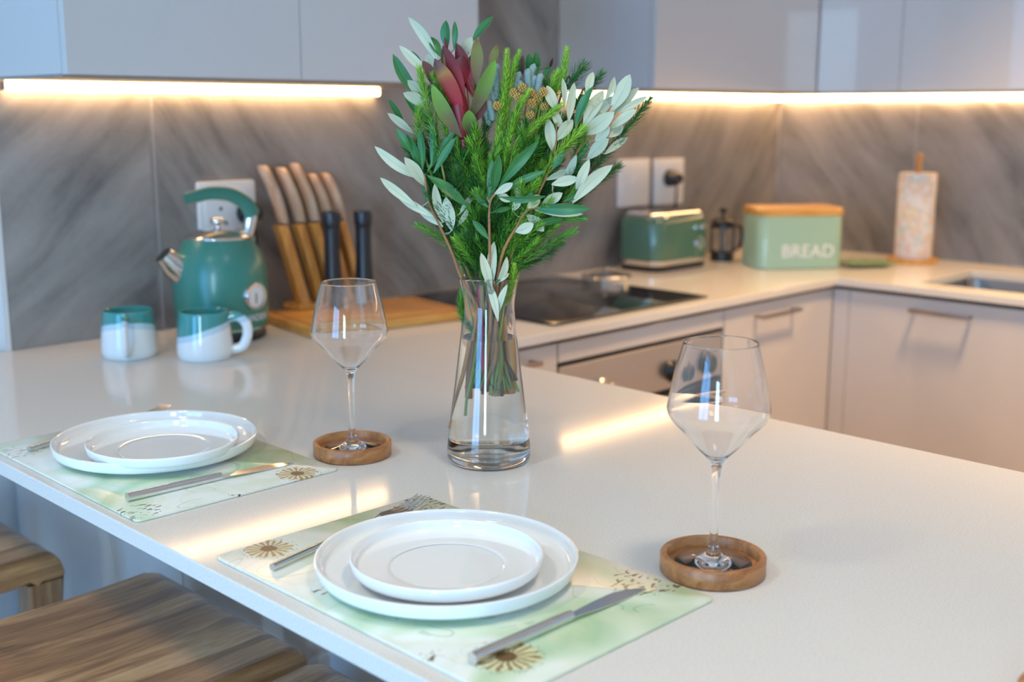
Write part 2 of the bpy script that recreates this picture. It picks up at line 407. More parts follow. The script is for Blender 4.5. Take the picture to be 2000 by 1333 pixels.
# led strips under them
def led(label, lo, hi):
    t = thing('light_strip', label, 'light strip', (0, 0, 0), 0, 'warm light strips under the wall cabinets')
    bm = bmesh.new(); box(bm, lo, hi, .002); obj('diffuser', bm, M_['led'], t)
    ax = 0 if hi[0]-lo[0] > hi[1]-lo[1] else 1
    for e in (0, 1):
        a = list(lo); b = list(hi)
        if e == 0: b[ax] = lo[ax]-.0003; a[ax] = lo[ax]-.005
        else: a[ax] = hi[ax]+.0003; b[ax] = hi[ax]+.005
        bx('end_cap', a, b, M_['alu'], t)
led('glowing light strip under the wall cabinet above the kettle', (.332, -.032, 1.3975), (1.221, -.014, 1.4155))
led('glowing light strip under the wall cabinet above the toaster', (1.885, -.032, 1.3975), (2.972, -.014, 1.4155))
led('glowing light strip on the wall of the bread bin', (2.993, -2.38, 1.3975), (3.011, -.02, 1.4155))

# ------------------------------------------------------------------ sockets
def plate(name, label, cx, cz, wd, ht, kind):
    t = thing(name, label, 'socket' if name != 'light_switch' else 'switch', (cx, -.0102, cz))
    bm = bmesh.new(); prism(bm, rrect(-wd/2, -ht/2, wd/2, ht/2, .006, 3), 'y', -.010, 0, .002); obj('face_plate', bm, M_['white_plastic'], t)
    bm = bmesh.new(); prism(bm, rrect(-wd/2+.014, -ht/2+.014, wd/2-.014, ht/2-.014, .004, 3), 'y', -.0125, -.0101, .001); obj('insert', bm, M_['white_plastic'], t)
    if kind == 'socket':
        for dx, dz in ((-.020, .012), (-.034, -.020), (-.008, -.020)):
            bm = bmesh.new(); lathe(bm, [(0, .0008), (.004, .0008), (.004, 0), (0, 0)], 12)
            obj('hole', bm, M_['black'], t, (dx, -.0126, dz), (PI/2, 0, 0))
    elif kind == 'switch':
        bm = bmesh.new(); lathe(bm, [(0, .003), (.016, .003), (.018, 0), (0, 0)], 24); obj('rocker', bm, M_['white_plastic'], t, (0, -.0126, 0), (PI/2, 0, 0))
    return t
plate('power_socket', 'white double socket plate behind the green kettle handle', .801, 1.139, .143, .143, 'socket')
plate('light_switch', 'blank white isolator plate behind the bouquet side of the toaster', 2.211, 1.149, .145, .143, 'switch')
plate('power_socket', 'white socket plate above the toaster with a black plug in it', 2.384, 1.146, .147, .143, 'none')
def plug(x, z, label, cable):
    t = thing('power_plug', label, 'plug', (x, -.023, z))
    bm = bmesh.new(); lathe(bm, [(0, .045), (.014, .045), (.018, .038), (.024, .02), (.0265, .004), (.0265, 0), (0, 0)], 28)
    obj('plug_body', bm, M_['black'], t, (0, 0, 0), (PI/2, 0, 0))
    bm = bmesh.new(); tube(bm, smoothprof([(0, -.03, -.018)]+cable, 8), .0035, 8); obj('cable', bm, M_['black'], t)
plug(.846, 1.139, 'black plug in the socket behind the kettle', [(.0, -.035, -.06), (.012, -.025, -.14), (.0, -.03, -.21), (-.02, -.045, -.2335)])
plug(2.375, 1.157, 'black plug above the toaster', [(-.002, -.032, -.05), (.004, -.022, -.13), (.005, -.015, -.22), (.0, -.012, -.252)])

# ------------------------------------------------------------------ hob and sink
t = thing('hob', 'black glass electric hob set in the worktop', 'hob', (0, 0, TOP))
bm = bmesh.new(); prism(bm, rrect(1.258, -.574, 1.830, -.045, .006, 3), 'z', .0004, .006, .0015); obj('glass_plate', bm, M_['black_glass'], t)
ring = mat('hob_print', (.10, .10, .10), .2)
for x, y, r in ((1.40, -.19, .09), (1.67, -.18, .105), (1.40, -.42, .105), (1.66, -.43, .075)):
    bm = bmesh.new(); lathe(bm, [(r, .0062), (r+.0015, .0062), (r+.0015, .0060)], 64, x, y); obj('cooking_zone', bm, ring, t)
t = thing('sink', 'undermounted stainless steel sink bowl in the worktop', 'sink', (0, 0, 0))
bm = bmesh.new()
pr = [rrect(SX0-.004, SY0-.004, SX1+.004, SY1+.004, .03, 5), rrect(SX0+.002, SY0+.002, SX1-.002, SY1-.002, .04, 5), rrect(SX0+.012, SY0+.012, SX1-.012, SY1-.012, .05, 5)]
zs = (.8790, .84, .735)
rings = [[bm.verts.new((x, y, z)) for x, y in p] for p, z in zip(pr, zs)]
for a, b in zip(rings, rings[1:]):
    for k in range(len(a)): bm.faces.new((a[k], a[(k+1) % len(a)], b[(k+1) % len(a)], b[k]))
bm.faces.new(rings[-1]); obj('bowl', bm, mat('sink_steel', (.34, .33, .32), .3, metal=1), t)
bm = bmesh.new(); lathe(bm, [(0, .004), (.03, .004), (.038, .001), (.038, 0), (0, 0)], 28); obj('drain', bm, M_['brushed'], t, (2.645, -1.09, .7355))

# ------------------------------------------------------------------ kettle
KC = (.686, -.166)
az = math.radians(31)
TWD = Vector((-math.sin(az), -math.cos(az), 0)); RGT = Vector((math.cos(az), -math.sin(az), 0))
t = thing('kettle', 'green retro kettle with chrome spout and round temperature gauge', 'kettle', (*KC, TOP))
bm = bmesh.new(); lathe(bm, [(0, 0.0), (.086, 0.0), (.0885, .003), (.0885, .014), (.086, .017), (0, .017)], 64); obj('base', bm, M_['black'], t)
bm = bmesh.new(); lathe(bm, sp2([(.088, .0175), (.0925, .026), (.0955, .06), (.096, .10), (.0945, .135), (.088, .165), (.076, .190), (.066, .206)], 5), 72)
obj('body', bm, M_['green'], t)
bm = bmesh.new(); lathe(bm, [(.0918, .0225), (.0935, .0235), (.0938, .0265), (.0925, .0275)], 72); obj('trim_ring', bm, M_['steel'], t)
bm = bmesh.new(); lathe(bm, sp2([(.0665, .2055), (.0665, .2095), (.060, .214), (.040, .222), (.012, .226), (.0, .226)], 5), 56)
ld = obj('lid', bm, M_['steel'], t)
bm = bmesh.new(); lathe(bm, sp2([(.006, .226), (.006, .231), (.013, .235), (.014, .242), (.009, .247), (0, .248)], 4), 28); obj('lid_knob', bm, M_['steel'], ld)
sd = (RGT*-.93+TWD*.36).normalized()
p0 = sd*.060+Vector((0, 0, .130)); p1 = sd*.098+Vector((0, 0, .158)); p2 = sd*.116+Vector((0, 0, .178))
bm = bmesh.new(); tube(bm, [p0, p1, p2], lambda s: .032-.013*s, 28, caps=False); sp = obj('spout', bm, M_['steel'], t)
bm = bmesh.new(); tube(bm, [p2-(p2-p1)*.02, p2-(p2-p1)*.35], .0175, 24); obj('spout_opening', bm, M_['black'], sp)
hd = -sd
hb = hd*.060
bm = bmesh.new(); tube(bm, smoothprof([hb*.93+Vector((0, 0, .195)), hb*1.10+Vector((0, 0, .215)), hb*1.22+Vector((0, 0, .245)), hb*1.18+Vector((0, 0, .262))], 6), .0105, 14, flat=1.3)
obj('handle_bracket', bm, M_['steel'], t)
bm = bmesh.new()
tube(bm, smoothprof([hb*1.26+Vector((0, 0, .248)), hb*1.05+Vector((0, 0, .272)), hb*.5+Vector((0, 0, .292)), sd*.012+Vector((0, 0, .297)), sd*.050+Vector((0, 0, .290)), sd*.066+Vector((0, 0, .287))], 8), lambda s: .0135-.0045*s, 16, flat=1.25)
obj('handle', bm, M_['green_dk'], t)
ga = math.radians(43); gd = (TWD*math.cos(ga)+RGT*math.sin(ga)).normalized()

rz = math.atan2(gd.x, -gd.y)
bm = bmesh.new(); lathe(bm, [(.022, .0075), (.0265, .008), (.028, .005), (.028, -.004)], 48)
gb = obj('gauge_ring', bm, M_['steel'], t, tuple(gd*.0945+Vector((0, 0, .093))), (PI/2, 0, rz))
bm = bmesh.new(); lathe(bm, [(0, .006), (.0222, .006), (.0222, .001), (0, .001)], 40); obj('gauge_face', bm, mat('gauge_face', (.75, .78, .80), .15, coat=1), gb)
bm = bmesh.new(); box(bm, (-.001, -.014, .0064), (.001, .006, .0072)); obj('needle', bm, M_['black'], gb)
me = text_mesh('HADEN', .0190, .0006, .094)
ta = math.radians(47); td = TWD*math.cos(ta)+RGT*math.sin(ta)
link('lettering', me, M_['white_plastic'], t, tuple(td*.0962+Vector((0, 0, .042))), (PI/2, 0, math.atan2(td.x, -td.y)))
ta = math.radians(36); td = TWD*math.cos(ta)+RGT*math.sin(ta)
bm = bmesh.new(); lathe(bm, [(0, .004), (.005, .004), (.006, 0), (0, 0)], 20); obj('switch_button', bm, M_['bronze'], t, tuple(td*.0925+Vector((0, 0, .025))), (PI/2, 0, math.atan2(td.x, -td.y)))

# ------------------------------------------------------------------ mugs
def mug_mat():
    m = mat('two_tone_glaze', (.8, .8, .8), .12, coat=.5); n = NT(m)
    c = n.n('ShaderNodeTexCoord'); s = n.n('ShaderNodeSeparateXYZ'); n.l(c.outputs['Object'], s.inputs[0])
    wob = n.noise(c.outputs['Object'], 22, 2)
    h = n.math('SUBTRACT', s.outputs[2], n.math('ADD', n.math('MULTIPLY', s.outputs[0], .30), n.math('MULTIPLY', wob, .004)))
    n.base(n.ramp(n.math('MULTIPLY', h, 10), [(.0, (.80, .82, .82)), (.43, (.80, .82, .82)), (.44, (.50, .66, .76)), (.545, (.50, .66, .76)), (.555, (.05, .27, .26)), (1, (.06, .30, .29))]))
    return m
MUG = mug_mat()
def mug(loc, rz, label):
    t = thing('mug', label, 'mug', loc, rz, 'two-tone mugs by the kettle')
    bm = bmesh.new()
    lathe(bm, sp2([(0, 0), (.044, 0), (.0490, .003), (.0520, .010), (.0522, .024), (.0500, .050), (.0468, .075), (.0452, .088)], 4)+[(.0440, .0895), (.0426, .088)]+sp2([(.0426, .088), (.044, .07), (.047, .04), (.046, .012), (0, .007)], 3)[1:], 56)
    obj('cup', bm, MUG, t)
    bm = bmesh.new(); P = smoothprof([(.0445, 0, .075), (.062, 0, .078), (.078, 0, .064), (.080, 0, .042), (.070, 0, .020), (.0485, 0, .013)], 6)
    tube(bm, P, .0062, 12, flat=1.5); obj('handle', bm, MUG, t)
mug((.4535, -.2156, TOP+.0005), math.radians(-122), 'two-tone mug with its handle facing the room, nearest the wall end')
mug((.548, -.330, TOP+.0005), math.radians(-38), 'two-tone mug in front of the kettle with its handle turned sideways')

# ------------------------------------------------------------------ cutting board, knives, mills
t = thing('chopping_board', 'bamboo chopping board under the knife block and mills', 'chopping board', (.800, -.3185, TOP+.0004), math.radians(-9))
bm = bmesh.new(); prism(bm, rrect(0, 0, .40, .255, .012, 4), 'z', 0, .020, .003); obj('board', bm, M_['bamboo'], t)
bm = bmesh.new()
po = rrect(.018, .018, .382, .237, .010, 4); pi = rrect(.026, .026, .374, .229, .008, 4)
A = [bm.verts.new((x, y, .0203)) for x, y in po]; B = [bm.verts.new((x, y, .0203)) for x, y in pi]
for k in range(len(A)): bm.faces.new((A[k], A[(k+1) % len(A)], B[(k+1) % len(A)], B[k]))
obj('juice_groove', bm, mat('groove', (.36, .15, .03), .5), t)
BZ = TOP+.0208
def lean(o_, h, s): return s*h
t = thing('knife_block', 'open slatted bamboo knife block leaning to the wall', 'knife block', (.926, -.095, BZ))
LY = .18  # lean per metre of height towards the wall, and a little sideways
SXl = -.18
def slat(x, w_, d):
    bm = bmesh.new(); H = .188
    A = [(x, -.02, 0), (x+w_, -.02, 0), (x+w_, -.02+d, 0), (x, -.02+d, 0)]
    lo = [bm.verts.new(p) for p in A]; hi = [bm.verts.new((p[0]+SXl*H, p[1]+LY*H, H)) for p in A]
    bm.faces.new(lo[::-1]); bm.faces.new(hi)
    for k in range(4): bm.faces.new((lo[k], lo[(k+1) % 4], hi[(k+1) % 4], hi[k]))
    bmesh.ops.bevel(bm, geom=bm.edges[:], offset=.0015, segments=1, affect='EDGES')
    return obj('slat', bm, M_['bamboo_z'], t)
SL = [(.0, .024), (.049, .020), (.089, .020), (.127, .020), (.165, .020)]
for x, w_ in SL: slat(x, w_, .030)
bx('base_rail', (-.012, -.0195, 0), (.195, .045, .012), M_['bamboo'], t, .002)
bmk = [(.030, .150, 'wide cleaver handle'), (.070, .150, ''), (.100, .155, ''), (.118, .125, ''), (.152, .125, '')]
kn = ['first', 'second', 'third', 'fourth', 'fifth']
klabel = ['pale wooden knife handle nearest the kettle in the block', 'pale wooden knife second from the kettle in the block', 'tallest pale wooden knife in the middle of the block',
          'short pale wooden knife fourth from the kettle, behind the mill', 'pale wooden knife farthest from the kettle, between the mills']
for i, (x, hl) in enumerate(((.026, .128), (.072, .122), (.111, .130), (.1485, .105), (.1865, .105))):
    k = thing('kitchen_knife', klabel[i], 'knife', (.926, -.095, BZ), 0, 'wooden handled knives in the block')
    def Pk(h, dy=0, dx=0): return Vector((x+dx+SXl*h, -.012+dy+LY*h, h))
    bm = bmesh.new()
    bw = (.044, .034, .030, .022, .020)[i]; zb = (.045, .03, .02, .06, .05)[i]
    pts = [Pk(zb, 0), Pk(.192, 0), Pk(.192, bw), Pk(zb+.05, bw*.95)]
    f1 = [bm.verts.new(p+Vector((-.001, 0, 0))) for p in pts]; f2 = [bm.verts.new(p+Vector((.001, 0, 0))) for p in pts]
    bm.faces.new(f1); bm.faces.new(f2[::-1])
    for q in range(4): bm.faces.new((f1[q], f1[(q+1) % 4], f2[(q+1) % 4], f2[q]))
    obj('blade', bm, M_['brushed'], k, smooth=False)
    bm = bmesh.new(); n = 12; rings = []
    for q in range(n+1):
        s = q/n; h = .193+hl*s
        cy = .014-.004*math.sin(PI*s)+.004*s*s; hw = .0135+.003*math.sin(PI*s*1.1)+(.005*max(0, s-.7)/.3)
        if s > .9: hw *= 1-(s-.9)*4
        c = Pk(h, cy); c.x -= .010*s*s; th = .0085
        rings.append([bm.verts.new(c+Vector((a*th, b*hw, 0))) for a, b in ((-1, -.7), (-.6, -1), (.6, -1), (1, -.7), (1, .7), (.6, 1), (-.6, 1), (-1, .7))])
    for a, b in zip(rings, rings[1:]):
        for q in range(8): bm.faces.new((a[q], a[(q+1) % 8], b[(q+1) % 8], b[q]))
    bm.faces.new(rings[0][::-1]); bm.faces.new(rings[-1]); obj('handle', bm, M_['handlewood'], k, angle=50)
def mill(x, y, top, z1, label, fill):
    t = thing('pepper_mill', label, 'mill', (x, y, BZ), 0, 'tall black mills on the chopping board')
    bm = bmesh.new(); lathe(bm, [(0, 0), (.0205, 0), (.0205, .001), (.0205, z1), (.0185, z1), (.0185, .004), (0, .004)], 40); obj('glass_jar', bm, M_['frost'], t)
    bm = bmesh.new(); lathe(bm, [(0, .0045), (.018, .0045), (.018, z1*.8), (0, z1*.83)], 32); obj('filling', bm, fill, t)
    bm = bmesh.new(); lathe(bm, sp2([(.0, z1+.0005), (.0212, z1+.0005), (.0212, z1+.006), (.0180, z1+.07), (.0182, top-.04), (.0205, top-.030), (.0212, top-.005)], 4)+[(.0195, top), (0, top)], 40)
    obj('grinder_body', bm, M_['black_soft'], t)
mill(.9920, -.1370, .2200, .045, 'black mill nearer the kettle on the chopping board', mat('peppercorns', (.05, .04, .035), .7))
mill(1.0690, -.1525, .2180, .052, 'black mill with white salt in its clear base, nearer the hob', M_['salt'])

# ------------------------------------------------------------------ toaster, press, bread bin, towel, cloth, dish
t = thing('toaster', 'dark green retro toaster with chrome top and front dial', 'toaster', (2.092, -.205, TOP))
def rr_loft(bm, sizes, L, D, k=7):
    rings = []
    for inset, r, z in sizes:
        rings.append([bm.verts.new((x, y, z)) for x, y in rrect(inset, inset, L-inset, D-inset, max(r-inset*.5, .004), k)])
    for a, b in zip(rings, rings[1:]):
        for q in range(len(a)): bm.faces.new((a[q], a[(q+1) % len(a)], b[(q+1) % len(a)], b[q]))
    bm.faces.new(rings[0][::-1]); bm.faces.new(rings[-1])
bm = bmesh.new(); rr_loft(bm, [(.006, .045, 0), (.004, .045, .004), (.003, .045, .018)], .27, .165); obj('base', bm, M_['black'], t)
bm = bmesh.new(); rr_loft(bm, [(.001, .045, .0185), (0, .045, .032)], .27, .165); obj('chrome_band', bm, M_['steel'], t)
bm = bmesh.new(); rr_loft(bm, [(.002, .045, .0325), (.001, .045, .06), (.002, .045, .14), (.006, .045, .152), (.011, .045, .158)], .27, .165); obj('body', bm, M_['toaster_green'], t)
bm = bmesh.new(); rr_loft(bm, [(.011, .045, .1585), (.013, .045, .166), (.022, .045, .172)], .27, .165); tp = obj('top_plate', bm, M_['steel'], t)
for y in (.050, .092): bx('slot', (.045, y, .1715), (.225, y+.022, .1728), M_['black'], tp)
bx('lever', (.195, -.012, .118), (.225, .0, .128), M_['steel'], t, .002)
bm = bmesh.new(); lathe(bm, [(0, .010), (.011, .010), (.013, .004), (.021, .004), (.022, 0), (0, 0)], 36); obj('dial', bm, M_['steel'], t, (.205, .0012, .074), (PI/2, 0, 0))
for x in (.194, .216): 
    bm = bmesh.new(); lathe(bm, [(0, .003), (.004, .003), (.004, 0), (0, 0)], 14); obj('button', bm, M_['steel'], t, (x, .0008, .045), (PI/2, 0, 0))

t = thing('coffee_press', 'small glass coffee press in a black frame beside the toaster', 'coffee press', (2.486, -.155, TOP)); t.scale = (1.12, 1.12, 1.0)
bm = bmesh.new(); lathe(bm, [(0, 0), (.033, 0), (.033, .028), (.031, .030), (0, .030)], 36); obj('base', bm, M_['black'], t)
bm = bmesh.new(); lathe(bm, [(.028, .0305), (.030, .033), (.030, .118), (.0285, .118), (.0285, .034), (0, .033), (0, .0305)][::-1], 36); obj('glass_beaker', bm, M_['glass'], t)
bm = bmesh.new()
for a in range(4):
    q = a*PI/2+.5; c, s = math.cos(q)*.0318, math.sin(q)*.0318; tube(bm, [(c, s, .028), (c, s, .112)], .0028, 6)
lathe(bm, [(.0305, .104), (.0335, .104), (.0335, .116), (.0305, .116), (.0305, .104)], 36)
obj('frame', bm, M_['black'], t)
bm = bmesh.new(); tube(bm, smoothprof([(.032, -.010, .108), (.058, -.020, .104), (.062, -.022, .07), (.056, -.020, .04), (.034, -.012, .030)], 6), .005, 10); obj('handle', bm, M_['black'], t)
bm = bmesh.new(); lathe(bm, sp2([(.033, .1185), (.034, .124), (.022, .132), (.004, .136)], 4)+[(.003, .15), (.003, .152)], 32)
l = obj('lid', bm, M_['black'], t)
bm = bmesh.new(); lathe(bm, sp2([(0, .150), (.009, .152), (.011, .159), (.008, .166), (0, .168)], 4), 20); obj('plunger_knob', bm, M_['black'], l)

ang = math.atan2(-.161, .215)
t = thing('bread_bin', 'sage green bread bin with wooden lid in the corner', 'bread bin', (2.370, -.365, TOP+.0004), ang)
bm = bmesh.new(); rr_loft(bm, [(.004, .035, 0), (.0, .035, .004), (0, .035, .156), (.001, .035, .158)], .268, .165); obj('body', bm, M_['sage'], t)
bm = bmesh.new(); rr_loft(bm, [(-.001, .036, .1585), (-.003, .036, .162), (-.003, .036, .177), (.002, .036, .181)], .268, .165); obj('lid', bm, M_['bamboo'], t)
me = text_mesh('BREAD', .054, .0004); link('lettering', me, M_['white_plastic'], t, (.153, -.0006, .036), (PI/2, 0, 0))

t = thing('paper_towel_holder', 'wooden stand holding upright paper towels by the splashback', 'paper towel holder', (2.895, -.590, TOP+.0004))
bm = bmesh.new(); lathe(bm, [(0, 0), (.075, 0), (.077, .003), (.077, .009), (.074, .012), (0, .012)], 48); obj('base', bm, M_['bamboo'], t)
bm = bmesh.new(); lathe(bm, sp2([(.009, .0125), (.009, .30), (.0115, .318), (.008, .333), (0, .336)], 3), 20); obj('dowel', bm, M_['bamboo_z'], t)
pt = mat('printed_paper', (.8, .74, .68), .9); n = NT(pt); v = n.coord()
f = n.noise(v, 26, 4, .6); f2 = n.noise(n.coord(loc=(3, 1, 2)), 34, 2)
c1 = n.ramp(f, [(.35, (.80, .76, .70)), (.47, (.82, .78, .74)), (.55, (.78, .58, .50)), (.62, (.82, .70, .45)), (.7, (.82, .78, .74))])
n.base(n.mix(n.math('MULTIPLY', n.math('GREATER_THAN', f2, .60), .6), c1, (.55, .65, .62)))
bm = bmesh.new(); lathe(bm, [(.019, .0132), (.054, .0132), (.0565, .017), (.0565, .272), (.054, .276), (.019, .276), (.019, .0132)], 56)
tag(obj('paper_towel_roll', bm, pt, None, (2.895, -.590, TOP)), 'pastel printed roll of paper towels standing on the wooden holder', 'paper towels')

bm = bmesh.new(); nx, ny = 16, 12; random.seed(4)
G = [[bm.verts.new((i/nx*.15+.006*math.sin(j*1.3), j/ny*.11+.005*math.sin(i), .006+.006*math.sin(i*.9+j*.5)*math.sin(j*.8)+.012*math.exp(-((i-3)**2+(j-4)**2)/9))) for j in range(ny+1)] for i in range(nx+1)]
for i in range(nx):
    for j in range(ny): bm.faces.new((G[i][j], G[i+1][j], G[i+1][j+1], G[i][j+1]))
o = obj('dish_cloth', bm, M_['cloth'], None, (2.59, -.545, TOP+.002), (0, 0, math.radians(-32)))
sm = o.modifiers.new('s', 'SOLIDIFY'); sm.thickness = .003; sm.offset = 1
tag(o, 'crumpled green cloth lying beside the bread bin', 'cloth')
t = thing('glass_lid', 'clear glass pan lid with steel rim lying behind the hob', 'lid', (1.925, -.155, TOP+.001))
bm = bmesh.new(); lathe(bm, sp2([(.064, .003), (.055, .006), (.04, .010), (0, .011)], 4)+[(0, .0135)]+sp2([(0, .0135), (.04, .0125), (.055, .0085), (.066, .005)], 4), 48); obj('dome', bm, M_['glass'], t)
bm = bmesh.new(); tube(bm, [(.067*math.cos(a*PI/24), .067*math.sin(a*PI/24), .0045) for a in range(49)], .0035, 8); obj('rim', bm, M_['steel'], t)
bm = bmesh.new(); lathe(bm, sp2([(.005, .0138), (.005, .018), (.012, .022), (.012, .027), (0, .029)], 3), 24); obj('knob', bm, M_['steel'], t)

# ------------------------------------------------------------------ place mats
def mat_material(flowers, spots, seed):
    m = mat('printed_mat', (.8, .84, .8), .22, coat=.3, coat_rough=.15); n = NT(m)
    c = n.n('ShaderNodeTexCoord'); P = c.outputs['Object']
    mp = n.n('ShaderNodeMapping'); mp.inputs['Location'].default_value = (seed, seed*2, 0); n.l(P, mp.inputs['Vector']); V = mp.outputs[0]
    s = n.n('ShaderNodeSeparateXYZ'); n.l(P, s.inputs[0])
    a = n.noise(V, 7, 2, .45, .8); b = n.noise(V, 11, 3, .5, 1.5)
    base = n.ramp(a, [(.34, (.40, .55, .33)), (.44, (.60, .70, .52)), (.52, (.78, .79, .70)), (.62, (.80, .81, .75)), (.74, (.64, .73, .58))])
    y = n.ramp(b, [(.42, (0, 0, 0)), (.56, (1, 1, 1)), (.60, (.2, .2, .2)), (.72, (0, 0, 0))])
    base = n.mix(n.math('MULTIPLY', y, .35), base, (.66, .66, .42))
    # petal veins: thin contour lines of a warped noise
    w1 = n.noise(V, 5.5, 1, .5, 1.2); ln = n.math('ABSOLUTE', n.math('SUBTRACT', n.math('FRACT', n.math('MULTIPLY', w1, 9)), .5))
    veins = n.math('MULTIPLY', n.math('LESS_THAN', ln, .022), n.math('GREATER_THAN', n.noise(V, 9, 2), .50))
    base = n.mix(n.math('MULTIPLY', veins, .32), base, (.16, .26, .14))
    for fx, fy, fr, dark in flowers:
        dx = n.math('SUBTRACT', s.outputs[0], fx); dy = n.math('SUBTRACT', s.outputs[1], fy)
        d = n.math('SQRT', n.math('ADD', n.math('MULTIPLY', dx, dx), n.math('MULTIPLY', dy, dy)))
        th = n.math('ARCTAN2', dy, dx)
        jit = n.noise(P, 120, 2)
        spoke = n.math('SINE', n.math('ADD', n.math('MULTIPLY', th, 17), n.math('MULTIPLY', jit, 5)))
        lim = n.math('MULTIPLY_ADD', jit, fr*.7, fr*.62)
        halo = n.math('LESS_THAN', d, n.math('MULTIPLY', lim, 1.0))
        base = n.mix(n.math('MULTIPLY', halo, .65), base, (.72, .62, .32))
        sp_ = n.math('MULTIPLY', n.math('GREATER_THAN', spoke, n.math('MULTIPLY_ADD', n.math('DIVIDE', d, fr), .9, -.55)), n.math('LESS_THAN', d, lim))
        base = n.mix(n.math('MULTIPLY', sp_, .85), base, dark)
        ringd = n.math('LESS_THAN', n.math('ABSOLUTE', n.math('SUBTRACT', d, fr*1.02)), fr*.16)
        vo = n.n('ShaderNodeTexVoronoi'); vo.inputs['Scale'].default_value = 330; n.l(P, vo.inputs['Vector'])
        dots = n.math('MULTIPLY', ringd, n.math('LESS_THAN', vo.outputs['Distance'], .30))
        base = n.mix(n.math('MULTIPLY', dots, .85), base, tuple(q*.7 for q in dark))
        core = n.math('LESS_THAN', d, n.math('MULTIPLY', lim, .34)); base = n.mix(core, base, tuple(q*.6 for q in dark))
    for fx, fy, r in spots:
        dx = n.math('MULTIPLY', n.math('SUBTRACT', s.outputs[0], fx), .8); dy = n.math('SUBTRACT', s.outputs[1], fy)
        d = n.math('SQRT', n.math('ADD', n.math('MULTIPLY', dx, dx), n.math('MULTIPLY', dy, dy)))
        sc = n.n('ShaderNodeMapping'); sc.inputs['Scale'].default_value = (60, 150, 1); sc.inputs['Rotation'].default_value = (0, 0, .5); n.l(P, sc.inputs['Vector'])
        q = n.noise(sc.outputs[0], 1.6, 1)
        base = n.mix(n.math('MULTIPLY', n.math('MULTIPLY', n.math('LESS_THAN', d, r), n.math('GREATER_THAN', q, .60)), .9), base, (.07, .045, .03))
    n.base(base); return m
FB = (.38, .20, .07); FD = (.22, .12, .04)
def placemat(label, x0, y0, L, material):
    bm = bmesh.new(); prism(bm, rrect(0, 0, .284, L, .008, 4), 'z', 0, .0030, .0008)
    return tag(obj('place_mat', bm, material, None, (x0, y0, TOP+.0003)), label, 'place mat', 'floral place mats on the breakfast bar')
placemat('pale green floral place mat under the plates nearer the camera corner of the bar', .0185, -1.675, .432, mat_material([(.052, .410, .026, FB), (.055, .053, .028, FD)], [(.272, .072, .035), (.25, .40, .03), (.03, .28, .012), (.010, .10, .010)], 1.3))
placemat('pale green floral place mat under the plates nearer the kettle', .0125, -1.087, .430, mat_material([(.232, .020, .026, FB), (.25, .38, .02, FD)], [(.014, .028, .026), (.016, .37, .03), (.06, .30, .008), (.13, .004, .006)], 4.1))
MT = TOP+.0034
# ------------------------------------------------------------------ plates
def plate_thing(name, label, loc, r, h, group):
    t_ = .0042
    out = sp2([(0, 0.0012), (r*.58, .0012), (r*.60, 0), (r*.63, 0), (r*.66, .0014), (r*.88, .0045), (r*.972, h*.38), (r*1.0, h-.003)], 4)
    inn = sp2([(r*.967, h-.003), (r*.945, h*.50), (r*.86, .0085), (r*.60, .0068), (r*.57, .0055), (0, .0052)], 4)
    bm = bmesh.new(); lathe(bm, out+[(r, h-.0008), (r*.988, h), (r*.972, h-.0006)]+inn, 128)
    bmesh.ops.remove_doubles(bm, verts=bm.verts[:], dist=1e-6)
    o = obj(name, bm, M_['porcelain'], None, loc, angle=60)
    return tag(o, label, 'plate', group)
PG, SG = 'white dinner plates', 'white side plates on the dinner plates'
plate_thing('dinner_plate', 'large white dinner plate on the place mat nearer the camera', (.160, -1.449, MT), .132, .0225, PG)
plate_thing('side_plate', 'small white side plate stacked on the dinner plate nearer the camera', (.147, -1.463, MT+.0103), .0955, .0200, SG)
plate_thing('dinner_plate', 'large white dinner plate on the place mat nearer the kettle', (.168, -.846, MT), .1355, .0225, PG)
plate_thing('side_plate', 'small white side plate stacked on the dinner plate nearer the kettle', (.154, -.892, MT+.0103), .0985, .0200, SG)

# ------------------------------------------------------------------ cutlery
def table_knife(label, a, b):
    a, b = Vector(a), Vector(b); L = (b-a).length; rz = math.atan2(b.y-a.y, b.x-a.x)
    t = thing('table_knife', label, 'knife', (a.x, a.y, MT), rz, 'steel table knives')
    bm = bmesh.new(); tube(bm, [(0, 0, .0058), (.001, 0, .0058), (.06, 0, .0056), (L*.52, 0, .0052), (L*.545, 0, .0050)], lambda s: .0057-.0009*s, 20)
    obj('handle', bm, M_['steel'], t)
    bm = bmesh.new(); n = 26; top = []; bot = []
    for i in range(n+1):
        s = i/n; x = L*.54+(L*.46)*s
        if s < .12: hi_ = .0042; lo_ = -.0042
        else:
            q = (s-.12)/.88
            hi_ = .0042+.0060*math.sin(min(q*2.2, 1.57)); lo_ = -.0050-.0020*math.sin(q*PI)
            if q > .6:
                e = (q-.6)/.4; hi_ = hi_*(1-e*e)+(-.004)*e*e
        z = .0050 if s < .1 else .0050-.0030*min((s-.1)*1.5, 1)
        top.append((x, hi_, z)); bot.append((x, lo_, z-.0006))
    A = [bm.verts.new(p) for p in top]; B = [bm.verts.new(p) for p in bot]
    A2 = [bm.verts.new((p[0], p[1], max(p[2]-.0016, .0004))) for p in top]; B2 = [bm.verts.new((p[0], p[1], max(p[2]-.0010, .0002))) for p in bot]
    for i in range(n):
        bm.faces.new((A[i], B[i], B[i+1], A[i+1])); bm.faces.new((A2[i], A2[i+1], B2[i+1], B2[i]))
        bm.faces.new((A[i], A[i+1], A2[i+1], A2[i])); bm.faces.new((B[i], B2[i], B2[i+1], B[i+1]))
    bm.faces.new((A[0], A2[0], B2[0], B[0])); bm.faces.new((A[n], B[n], B2[n], A2[n]))
    obj('blade', bm, M_['steel'], t)
